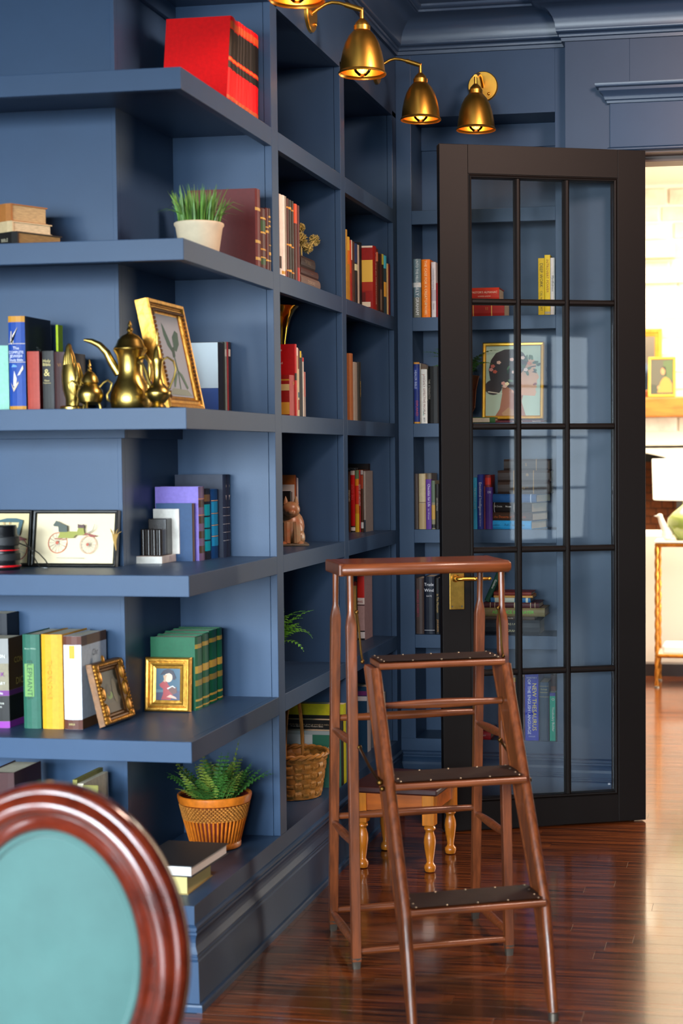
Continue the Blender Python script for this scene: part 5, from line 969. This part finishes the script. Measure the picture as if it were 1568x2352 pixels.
ob('foot', MB().lathe([(.001, 0), (.032, 0), (.032, .006), (.028, .01), (.001, .011)], 24), BRASSD, hd, smooth=True)
def hand(s):
    m_ = MB(); y = s*.0085
    m_.tube([(.0, y*.7, .008), (.001, y*.8, .028), (.0, y, .05), (-.001, y, .075), (-.003, y*.95, .098), (-.005, y*.8, .115)], [.014, .0165, .0215, .0235, .0215, .017], 14, flatten=.46)
    for i, (x0, x1, l) in enumerate(((-.0165, -.013, .150), (-.008, -.0095, .165), (.0005, -.0065, .168), (.0085, -.0035, .157))):
        m_.tube([(x0, y*.95, .092), (x0*.75+x1*.25, y*.85, .112), (x0*.4+x1*.6, y*.62, .135), (x1, y*.4, l-.006), (x1, y*.35, l)], [.0062, .0062, .0056, .0042, .0018], 9)
    m_.tube([(.018, y, .062), (.0225, y*.9, .082), (.02, y*.6, .102), (.016, y*.4, .118)], [.0075, .007, .0055, .003], 9)
    return m_
for s in (-1, 1): ob('hand', hand(s), BRASSD, hd, smooth=True)

# ------------------------------------------------------------------ lens, bookend, small things
ln = root('camera_lens', (-.572, .168, Z4), label='black camera lens with a red ring standing at the left edge', cat='camera lens')
RUB = mat('lens_rubber', '#1c1c1e', .6, bump=.2, bscale=400); LBK = mat('lens_black', '#121214', .25)
ob('barrel', MB().lathe([(.001, 0), (.041, 0), (.044, .004), (.044, .014), (.041, .018), (.040, .034), (.040, .055), (.038, .058), (.038, .09), (.036, .094), (.035, .112), (.033, .117), (.001, .117)], 40), LBK, ln, smooth=True)
ob('grip_ring', MB().lathe([(.0405, .024), (.0425, .026), (.0425, .042), (.0405, .044)], 40, cap=False), RUB, ln, smooth=True)
ob('grip_ring', MB().lathe([(.0385, .064), (.0405, .066), (.0405, .086), (.0385, .088)], 40, cap=False), RUB, ln, smooth=True)
ob('red_ring', MB().lathe([(.0443, .008), (.0447, .009), (.0447, .012), (.0443, .013)], 40, cap=False), mat('red_ring', '#c8141c', .3), ln, smooth=True)
ob('red_mark', MB().lathe([(.0395, .050), (.0402, .051), (.0402, .0535), (.0395, .0545)], 40, cap=False), mat('red_ring', '#c8141c', .3), ln, smooth=True)
cb = root('cord_loop', (-.505, .205, Z4), label='thin black cord loop lying beside the lens', cat='cord')
ob('cord', MB().tube([(-.04, -.01, .07), (-.015, .012, .055), (.008, .015, .04), (.028, .01, .022), (.042, .0, .008), (.044, -.008, .003), (.036, -.012, .003), (.02, -.01, .006), (.004, 0, .025), (-.012, .01, .05), (-.026, .012, .066)], .0016, 7), BLACK, cb, smooth=True)
MARB = mat('white_marble', '#dcd6cc', .25, noise=.28, nscale=9, col2='#9a948c')
BST = mat('black_fluted_stone', '#241e1b', .22, noise=.5, nscale=60, stretch=(1, 1, .25))
be = root('marble_bookend', (-.268, .41, Z4), label='white marble bookend with black fluted stone blocks', cat='bookend')
ob('foot', MB().box(-.043, .043, 0, .125, 0, .0205), MARB, be, bevel=.0015)
ob('upright', MB().box(-.022, .055, .105, .128, .0205, .148), MARB, be, bevel=.0015)
ob('stone_block', MB().box(-.02, .034, .062, .105, .0205, .122), BST, be, bevel=.002)
sb_ = ob('stone_block', MB().box(-.03, .034, .03, .062, .0205, .094), BST, be, bevel=.002)
m_ = MB()
for k in range(4): m_.tube([(-.022+.016*k, .03, .022), (-.022+.016*k, .03, .092)], .006, 10)
ob('flutes', m_, BST, sb_, smooth=True)
# spiky ball ornament on the flat stack
so = root('spiky_ornament', (-.062, 1.30, Z2+.098), label='pale yellow spiky ball ornament on the flat stack of books', cat='ornament')
SPK = mat('pale_straw_spike', '#b8a862', .7, noise=.2, nscale=60)
rg = random.Random(2)
for (x, y, z, r0) in ((0, -.035, .1, .015), (0, -.042, .061, .024), (0, .126, .08, .0205), (0, .043, .044, .0195)):
    m_ = MB(); m_.ball((x, y, z), r0*.55)
    for k in range(150):
        u = rg.uniform(-1, 1); a = rg.uniform(0, 6.283); q = math.sqrt(1-u*u); d = Vector((q*math.cos(a), q*math.sin(a), u)); c = Vector((x, y, z))
        e1 = d.orthogonal().normalized()*.0016; e2 = d.cross(e1)
        p0 = c+d*r0*.4; p1 = c+d*r0*rg.uniform(.88, 1.05)
        m_.add([tuple(p0+e1), tuple(p0-e1*.5+e2*.87), tuple(p0-e1*.5-e2*.87), tuple(p1+e1*.7), tuple(p1-e1*.35+e2*.6), tuple(p1-e1*.35-e2*.6)], [(0, 1, 4, 3), (1, 2, 5, 4), (2, 0, 3, 5), (3, 4, 5)])
    ob('spiky_ball', m_, SPK, so)
ob('branch', MB().tube([(0, -.03, 0.001), (0, -.035, .05), (0, .0, .045), (0, .043, .044), (0, .08, .055), (0, .126, .08)], .003, 6).tube([(0, -.035, .05), (0, -.036, .1)], .003, 6), SPK, so)
# brass horn
hn = root('brass_horn', (-.17, 1.385, Z3), label='tall brass trumpet vase half hidden by the bookcase post', cat='vase')
ob('horn', MB().lathe([(.001, 0), (.036, 0), (.038, .008), (.02, .02), (.012, .05), (.010, .14), (.013, .21), (.018, .26), (.025, .30), (.035, .335), (.048, .358), (.061, .371), (.062, .373), (.06, .3725), (.046, .36), (.032, .335), (.001, .26)], 32), mat('polished_brass', '#c08a28', .14, metal=1.), hn, smooth=True)
# seated animal figurine
an = root('animal_figurine', (-.125, 1.32, Z4), (0, 0, rad(20)), label='seated stoneware cat figurine with orange glaze patches', cat='figurine')
GLZ = mat('mottled_glaze', '#a08a66', .35, noise=.5, nscale=22, col2='#a45a30', bump=.05)
m_ = MB().ball((0, 0, .062), .046, .05, .056, 16, 10).ball((.004, -.018, .05), .038, .036, .045, 14, 9).ball((.0, -.03, .118), .03, .028, .027, 14, 9).ball((0, -.05, .11), .014, .014, .012, 10, 7)
for s in (-1, 1):
    m_.lathe([(.0095, 0), (.006, .014), (.001, .026)], 8, T=Matrix.Translation((s*.017, -.027, .136)))
    m_.ball((s*.03, -.028, .026), .016, .024, .026, 10, 7); m_.ball((s*.026, -.055, .008), .013, .022, .009, 10, 6)
    m_.tube([(s*.015, -.04, .075), (s*.016, -.052, .04), (s*.016, -.058, .008)], [.013, .012, .012], 8)
ob('body', m_, GLZ, an, smooth=True)
ob('plinth', MB().box(-.055, .055, -.08, .055, 0, .008), mat('stone_plinth', '#6a5c48', .6, noise=.3, nscale=30), an, bevel=.003)
# woven basket with handle
wb = root('woven_basket', (-.118, 1.30, Z0), label='round woven splint basket with a tall hoop handle on the lowest shelf', cat='basket')
SPL = mat('splint', '#a8702c', .5, noise=.35, nscale=30, stretch=(1, 1, 3), bump=.1, bscale=120, rand=.1); SPLD = mat('splint_vertical', '#b8823c', .5, noise=.35, nscale=40, stretch=(4, 4, .5), bump=.1, bscale=120, rand=.1)
def brad(z): return .088+.022*(z/.125)
nst = 22
for ring in range(8):
    z0 = .004+ring*.0152; m_ = MB(); vs = []; fs = []; N = nst*4
    for k in range(N):
        a = 2*math.pi*k/N; ph = math.cos(k/4*math.pi+ring*math.pi)
        for zz, th in ((z0, 0), (z0+.0146, 0)):
            r0 = brad(zz)+.0028*ph
            vs.append((r0*math.cos(a), r0*math.sin(a), zz)); 
        for zz in (z0+.0146, z0):
            r0 = brad(zz)+.0028*ph-.0014; vs.append((r0*math.cos(a), r0*math.sin(a), zz))
    for k in range(N):
        k2 = (k+1) % N
        for c in range(4): fs.append((k*4+c, k2*4+c, k2*4+(c+1) % 4, k*4+(c+1) % 4))
    ob('weaver', m_.add(vs, fs), SPL, wb, smooth=True, recalc=True)
stake = None
for k in range(nst):
    a = 2*math.pi*k/nst
    if stake is None:
        m_ = MB(); vs = []; fs = []
        for i in range(9*3+1):
            zz = .002+.0152*8*i/27; r0 = brad(zz)+.0026*math.cos(i/3*math.pi+math.pi)
            for x_, y_ in ((0, -.0105), (0, .0105), (-.0012, .0105), (-.0012, -.0105)): vs.append((r0+x_, y_, zz))
        for i in range(27):
            for c in range(4): fs.append((i*4+c, i*4+(c+1) % 4, (i+1)*4+(c+1) % 4, (i+1)*4+c))
        stake = ob('stake', m_.add(vs, fs), SPLD, wb, smooth=True, recalc=True); o_ = stake
    else:
        o_ = stake.copy(); COL.objects.link(o_); o_.parent = wb
    o_.rotation_euler = (0, 0, a)
m_ = MB()
for ph in (0, math.pi):
    m_.tube([((brad(.125)+.003*math.cos(k*.8+ph))*math.cos(2*math.pi*k/88), (brad(.125)+.003*math.cos(k*.8+ph))*math.sin(2*math.pi*k/88), .129+.004*math.sin(k*.8+ph)) for k in range(88)], .005, 7, closed=True)
ob('rim', m_, SPL, wb, smooth=True)
ob('bottom', MB().lathe([(.001, .002), (.088, .002), (.088, .006), (.001, .006)], 36), SPL, wb)
# hoop handle runs along the front-back (Y) axis of the basket
ob('handle', MB().tube([(.04*0, .107*math.cos(rad(t)), .10+.215*math.sin(rad(t))) for t in range(0, 181, 9)], .0062, 8, flatten=.45), SPLD, wb, smooth=True)
wb.scale = (1.0, 1.0, 1.12)
# loose flat books by the fern
def flatbook(loc, rz, lx, ly, h, c, label, pg='#e8e4dc'):
    r_ = root('book', loc, (0, 0, rz), label=label, cat='book')
    m_ = MB().box(0, lx, 0, ly, 0, .0025).box(0, lx, 0, ly, h-.0025, h).box(0, .003, 0, ly, .0025, h-.0025)
    ob('cover', m_, cmat(c), r_)
    ob('pages', MB().box(.003, lx-.004, .004, ly-.004, .0025, h-.0025), flat(pg, .8), r_)
    return r_
flatbook((-.215, .095, Z0+.0002), rad(0), .165, .19, .05, '#9a8450', 'thick olive gold book lying under the black one beside the fern basket', '#c8b878')
flatbook((-.205, .088, Z0+.0506), rad(-3), .172, .25, .029, '#23252a', 'black covered book with white pages lying flat beside the fern basket')
# old books on the left upper shelf
def oldbook(loc, rz, lx, ly, h, c, label, pg):
    """spine toward local -x"""
    r_ = root('book', loc, (0, 0, rz), label=label, cat='book')
    m_ = MB().box(0, lx, 0, ly, 0, .003).box(0, lx, 0, ly, h-.003, h)
    m_.prism([(-.001, 0), (-.001, ly), (-.006, ly*.9), (-.006, ly*.1)][::-1], 0, h, T=Matrix()); m_.box(-.001, .004, 0, ly, .003, h-.003)
    ob('cover', m_, cmat(c), r_)
    ob('pages', MB().box(.004, lx-.004, .003, ly-.003, .003, h-.003), mat('old_pages_'+pg, pg, .85, noise=.3, nscale=60, stretch=(1, 1, 8)), r_)
    return r_
ob_ = oldbook((-.474, .085, Z2+.0002), rad(62), .14, .17, .042, '#1e1c1a', 'black leather bible with tan page edges under the two old books', '#8a6a3c')
text(ob_, 'HOLY', .012, (-.0068, .10, .021), (0, -1, 0), (0, 0, 1), foil('#b0a890')); text(ob_, 'BIBLE', .012, (-.0068, .045, .021), (0, -1, 0), (0, 0, 1), foil('#b0a890'))
oldbook((-.492, .095, Z2+.0424), rad(58), .118, .15, .028, '#c8ae84', 'middle old book with cream page edges in the flat stack on the left', '#d0b890')
oldbook((-.497, .10, Z2+.0706), rad(61), .112, .15, .045, '#a86a34', 'top old book with worn tan covers in the flat stack on the left', '#c0a070')
# leaning booklets on the lowest shelf behind the chair
r_ = root('book', (-.37, .12, Z0), (rad(0), rad(0), 0), label='olive green illustrated book rising behind the green chair', cat='book')
ob('cover', MB().box(0, .012, 0, .17, 0, .285).box(.028, .07, 0, .002, 0, .272), cmat('#7a7434'), r_); ob('pages', MB().box(.012, .028, .003, .165, .003, .275), PAPER, r_)

# mug geometry
ob('cup', MB().lathe([(.001, 0), (.03, 0), (.034, .006), (.036, .09), (.033, .09), (.031, .01), (.001, .008)], 24), BLACK, mg, smooth=True)
ob('handle', MB().tube([(-.034, -.01, .075), (-.056, -.012, .07), (-.062, -.012, .05), (-.054, -.012, .03), (-.034, -.01, .02)], .004, 8), COP, mg, smooth=True)

# ------------------------------------------------------------------ green medallion chair in the foreground
ch = root('medallion_chair', (.293, -1.45, 0), label='oval-backed chair in green upholstery with a carved mahogany frame in the foreground', cat='chair')
MAH = mat('mahogany', '#6a2412', .2, spec=.6, noise=.35, nscale=7, stretch=(2, 2, 2), coat=.6, col2='#401208')
FAB = mat('green_upholstery', '#3b5f5b', .75, noise=.08, nscale=14, sheen=.3, bump=.08, bscale=500)
EA, EB, ECZ = .222, .274, .607
pe = [(EA*math.cos(2*math.pi*k/72), EB*math.sin(2*math.pi*k/72)) for k in range(72)]
FP = [(-.073, -.02), (-.073, .010), (-.070, .016), (-.064, .018), (-.058, .014), (-.055, .0125), (-.050, .014), (-.044, .024), (-.036, .029), (-.028, .029), (-.021, .024), (-.017, .017), (-.013, .0145), (-.008, .015), (-.003, .011), (0, .004), (0, -.014), (-.006, -.022)]
bk = root('backrest', (0, 0, ECZ), parent=ch)
ob('back_frame', MB().sweep(FP, pe, 0, closed=True, T=TF), MAH, bk, smooth=True, recalc=True)
vs = [(0, -.022, 0)]; fs = []; NR = 8; NS = 60
for i in range(1, NR+1):
    t = i/NR
    for k in range(NS):
        a = 2*math.pi*k/NS; vs.append(((EA-.071)*t*math.cos(a), -.022*(1-t**2.6)-.004, (EB-.071)*t*math.sin(a)))
for k in range(NS): fs.append((0, 1+(k+1) % NS, 1+k))
for i in range(NR-1):
    for k in range(NS): fs.append((1+i*NS+k, 1+i*NS+(k+1) % NS, 1+(i+1)*NS+(k+1) % NS, 1+(i+1)*NS+k))
ob('back_cushion', MB().add(vs, fs), FAB, bk, smooth=True, recalc=True)
ob('rear_panel', MB().add([(x, .012, z) for x, y, z in vs], [tuple(reversed(q)) for q in fs]), FAB, bk, smooth=True)
ob('welt', MB().tube([((EA-.079)*math.cos(2*math.pi*k/60), -.008, (EB-.079)*math.sin(2*math.pi*k/60)) for k in range(60)], .0055, 8, closed=True), FAB, bk, smooth=True)
for s in (-1, 1): ob('back_post', MB().tube([(s*.13, .0, .40), (s*.12, .0, ECZ-EB*.78)], .018, 10), MAH, ch, smooth=True)
ob('seat', MB().box(-.24, .24, -.46, .03, .40, .455), FAB, ch, bevel=.02); ob('seat_rail', MB().box(-.245, .245, -.465, .035, .345, .40), MAH, ch, bevel=.006)
for x in (-.22, .22):
    for y in (-.44, .01): ob('leg', MB().lathe([(.011, 0), (.014, .02), (.017, .1), (.023, .3), (.026, .34), (.026, .345)], 16, T=Matrix.Translation((x, y, 0))), MAH, ch, smooth=True)

# ------------------------------------------------------------------ living room beyond the door
CREAM = mat('cream_plaster', '#e6dccb', .8)
ob('wall_living_sides', MB().box(-2.6, -2.5, 2.63, 8.7, 0, 3.4).box(4.6, 4.7, 2.63, 8.7, 0, 3.4), CREAM, kind='structure', label='cream side walls of the living room')
ob('ceiling_living', MB().box(-2.6, 4.7, 2.63, 9.3, 3.4, 3.5), CREAM, kind='structure', label='white living room ceiling')
STY = 8.5
wf = root('wall_far', (0, 0, 0), kind='structure', label='pale stone chimney wall of the living room')
MORT = mat('pale_mortar', '#e2d8c6', .9); 
hole = [(.10, 0), (.90, 0), (.90, 1.22), (.82, 1.30), (.70, 1.355), (.58, 1.382), (.48, 1.388), (.38, 1.38), (.26, 1.35), (.16, 1.29), (.10, 1.22)]
m_ = MB().box(-2.6, .10, STY, STY+.2, 0, 3.4).box(.90, 4.7, STY, STY+.2, 0, 3.4)
top = [(.10, 1.22), (.16, 1.29), (.26, 1.35), (.38, 1.38), (.48, 1.388), (.58, 1.382), (.70, 1.355), (.82, 1.30), (.90, 1.22)]
for (a, za), (b, zb) in zip(top[:-1], top[1:]):
    m_.add([(a, STY, za), (b, STY, zb), (b, STY, 3.4), (a, STY, 3.4), (a, STY+.2, za), (b, STY+.2, zb)], [(0, 1, 2, 3), (0, 4, 5, 1)])
ob('mortar_bed', m_, MORT, wf)
STONE = [mat('stone_%d' % i, c, .85, noise=.18, nscale=9, bump=.3, bscale=14) for i, c in enumerate(('#e2d6c4', '#dccdb6', '#e8dfd0', '#d4c4ae'))]
rg = random.Random(12); z = .9; row = 0
def in_hole(x0, x1, z0):
    for x in (x0, (x0+x1)/2, x1):
        if .08 < x < .92:
            for (a, za), (b, zb) in zip(top[:-1], top[1:]):
                if a <= x <= b and z0 < za+(zb-za)*(x-a)/(b-a)+.015: return True
            if z0 < 1.24: return True
    return False
while z < 3.35:
    hh = rg.uniform(.10, .19); x = -.25+rg.uniform(0, .2)
    while x < 1.6:
        ww = rg.uniform(.16, .36)
        if not in_hole(x, x+ww, z):
            j = [rg.uniform(0, .008) for _ in range(6)]; pr_ = rg.uniform(.008, .018)
            poly = [(x+.006+j[0], z+.006+j[1]), (x+ww-.006-j[2], z+.006+j[3]), (x+ww-.006-j[4], z+hh-.006-j[5]), (x+.006+j[2], z+hh-.006-j[1])]
            ob('stone', MB().prism(poly, 0, pr_, T=Matrix.Translation((0, STY, 0)) @ TF), rg.choice(STONE), wf, bevel=.008)
        x += ww
    z += hh; row += 1
fb = root('firebox', (0, 0, 0), kind='structure', label='dark brick-lined fireplace opening')
SOOT = mat('sooty_metal', '#1a1512', .5); BRK = mat('firebrick', '#8a4a20', .8, noise=.3, nscale=20)
ob('lining', MB().box(.08, .1, STY, STY+.6, 0, 1.42).box(.9, .92, STY, STY+.6, 0, 1.42).box(.08, .92, STY, STY+.6, 1.42, 1.44).box(.08, .92, STY+.6, STY+.62, 0, 1.44), SOOT, fb)
br0 = None
for r in range(14):
    for c in range(9):
        T3 = Matrix.Translation((.12+c*.09+(.045 if r % 2 else 0), STY+.575, .45+r*.062)) 
        if .12+c*.09+.045*(r % 2) > .84: continue
        if br0 is None: br0 = ob('brick', MB().box(0, .084, 0, .02, 0, .056), BRK, fb); o_ = br0
        else: o_ = br0.copy(); COL.objects.link(o_); o_.parent = fb
        o_.matrix_local = T3
ob('fire_surround', MB().box(.80, .9, STY-.004, STY+.03, 0, 1.2), SOOT, fb)
mn = root('mantel', (0, 0, 0), label='thick honey wood mantel beam on the stone wall', cat='mantel')
ob('beam', MB().box(-.6, 1.5, STY-.22, STY-.001, 1.650, 1.800), mat('mantel_wood', '#b06a24', .5, noise=.35, nscale=5, stretch=(.8, 6, 6), bump=.1, bscale=20), mn, bevel=.012)
ob('trim_living', MB().box(-2.5, .79, STY-.14, STY-.001, 2.84, 2.96).box(-2.5, 1.6, STY-.05, STY-.001, 2.66, 2.69), mat('cream_trim', '#e0cfae', .7), kind='structure', label='cream ledge high on the living room chimney wall')
# mirror and painting on the mantel
PM = [(0, -.01), (0, .006), (.01, .012), (.02, .014), (.03, .022), (.046, .024), (.055, .016), (.055, -.012)]
MIRS = mat('mirror_silver', '#e8e4dc', .05, metal=1.)
mr = root('gilt_mirror', (.49, STY-.10, 1.8005), (rad(-5), 0, 0), label='gilt framed mirror leaning at the back of the mantel', cat='mirror')
ob('frame', MB().sweep(PM, [(-.15, .055), (.15, .055), (.15, .46), (-.15, .46)], 0, closed=True, T=TF), mat('bright_gilt', '#d89a38', .4, metal=.5, noise=.2, nscale=30), mr, recalc=True)
ob('mirror_glass', MB().box(-.15, .15, -.002, .008, .055, .46), MIRS, mr)
PP = [(0, -.012), (0, .004), (.006, .008), (.014, .008), (.018, .004), (.018, -.014)]
gent = [(SQ, '#4e4a3c'), ([(.6, .45), (1, .4), (1, .98), (.55, .95)], '#4a5a34'), ([(0, 0), (1, 0), (1, .16), (0, .3)], '#3a3c30'), (ell(.55, .66, .1, .1), '#b07a50'), ([(.5, .8), (.66, .78), (.7, .55), (.62, .5), (.64, .68), (.55, .76)], '#2a2018'), ([(.3, .05), (.98, .05), (.95, .3), (.82, .44), (.66, .5), (.54, .46), (.44, .36)], '#a07a34'), (ell(.36, .2, .06, .05), '#b07a50')]
pf = frame('mantel_painting', (.700, STY-.205, 1.8005), 0, 7, .205, .30, PP, mat('yellow_gilt', '#e0a83c', .4, metal=.4), gent, 'small gilt framed painting of a seated figure on the mantel', back=.022)
ob('candle_box', MB().box(.50, .60, STY-.18, STY-.1, 1.8005, 1.85), mat('dark_orange_wood', '#8a4414', .5), label='small dark wooden box on the mantel beside the painting', cat='box', bevel=.006)
# white sofa back
sf = root('white_sofa', (.9, 6.2, 0), label='white sofa seen from behind in the living room', cat='sofa')
SOFA = mat('white_linen', '#e4d8c8', .9)
ob('back', MB().box(-1.1, 1.1, 0, .22, .06, .9), SOFA, sf, bevel=.03); ob('seat', MB().box(-1.1, 1.1, .22, .95, .06, .45), SOFA, sf, bevel=.03)
ob('plinth', MB().box(-1.08, 1.08, -.005, .93, 0, .075), mat('sofa_plinth', '#241712', .5), sf)
# console table
ct = root('console_table', (1.25, 5.85, 0), label='gilt twisted-iron console table behind the sofa', cat='table')
GI = mat('gilt_iron', '#c07c2a', .38, metal=.7, noise=.4, nscale=40, bump=.2, bscale=60)
for sx in (-.435, .435):
    for sy in (-.15, .155):
        pts = [(sx+.0045*math.cos(k*.9), sy+.0045*math.sin(k*.9), .01+.83*k/40) for k in range(41)]; pts2 = [(sx-.0045*math.cos(k*.9), sy-.0045*math.sin(k*.9), .01+.83*k/40) for k in range(41)]
        lg = ob('leg', MB().tube(pts, .0085, 7).tube(pts2, .0085, 7), GI, ct, smooth=True)
        ob('foot', MB().lathe([(.018, 0), (.016, .008), (.01, .012)], 12, T=Matrix.Translation((sx, sy, 0))), FERRULE, lg)
for z in (.190, .845):
    for sy in (-.15, .155): ob('frame_bar', MB().tube([(-.44, sy, z), (.44, sy, z)], .012, 8), GI, ct, smooth=True)
    for sx in (-.435, .435): ob('frame_bar', MB().tube([(sx, -.155, z), (sx, .16, z)], .012, 8), GI, ct, smooth=True)
ob('top', MB().box(-.45, .45, -.165, .17, .857, .868), mat('stone_top', '#e8ddd0', .2), ct, bevel=.002)
ob('shelf', MB().box(-.43, .43, -.145, .15, .192, .2), mat('stone_top', '#e8ddd0', .2), ct)
ob('folded_throw', MB().box(.845, 1.5, 5.73, 5.97, .2005, .25), mat('white_throw', '#ece6dc', .9), label='white folded throw on the lower shelf of the console table', cat='throw', bevel=.015)
lp = root('table_lamp', (.985, 5.85, .8683), label='green glass gourd lamp with a white drum shade on the console table', cat='lamp')
ob('base', MB().lathe([(.001, 0), (.06, 0), (.065, .006), (.1, .05), (.118, .09), (.112, .13), (.08, .165), (.04, .195), (.024, .21), (.022, .235), (.001, .235)], 36), mat('green_glaze', '#8fa050', .06, coat=.8), lp, smooth=True)
ob('shade', MB().lathe([(.195, .238), (.200, .243), (.207, .478), (.203, .482), (.198, .478), (.192, .243)], 40, cap=False), mat('linen_shade', '#f0e4cc', .85, emit=1.2), lp, smooth=True)
bd = root('white_bird', (.852, 5.80, .8683), label='white bird figurine beside the lamp on the console table', cat='figurine')
ob('body', MB().ball((.02, 0, .04), .035, .03, .04).tube([(.01, 0, .06), (-.012, 0, .11), (-.022, 0, .14)], [.024, .018, .014], 10).ball((-.024, 0, .143), .018, .016, .015).lathe([(.007, 0), (.001, .022)], 8, T=Matrix.Translation((-.036, 0, .143)) @ Matrix.Rotation(rad(-90), 4, 'Y')), WHITE, bd, smooth=True)

# ------------------------------------------------------------------ lettering: turn the type into plain meshes, fitted to its spine
bpy.context.view_layer.update()
dg = bpy.context.evaluated_depsgraph_get()
for (o_, par, org, ux, uy, mw) in TEXTS:
    me = bpy.data.meshes.new_from_object(o_.evaluated_get(dg))
    xs_ = [v.co.x for v in me.vertices]
    if not xs_: continue
    wd = max(xs_)-min(xs_); k_ = min(1.0, mw/wd) if mw and wd > 0 else 1.0
    n_ = bpy.data.objects.new('lettering', me); COL.objects.link(n_)
    M = Matrix((ux*k_, uy, ux.cross(uy))).transposed().to_4x4(); M.translation = org
    n_.parent = par; n_.matrix_local = M
    cu_ = o_.data; bpy.data.objects.remove(o_); bpy.data.curves.remove(cu_)
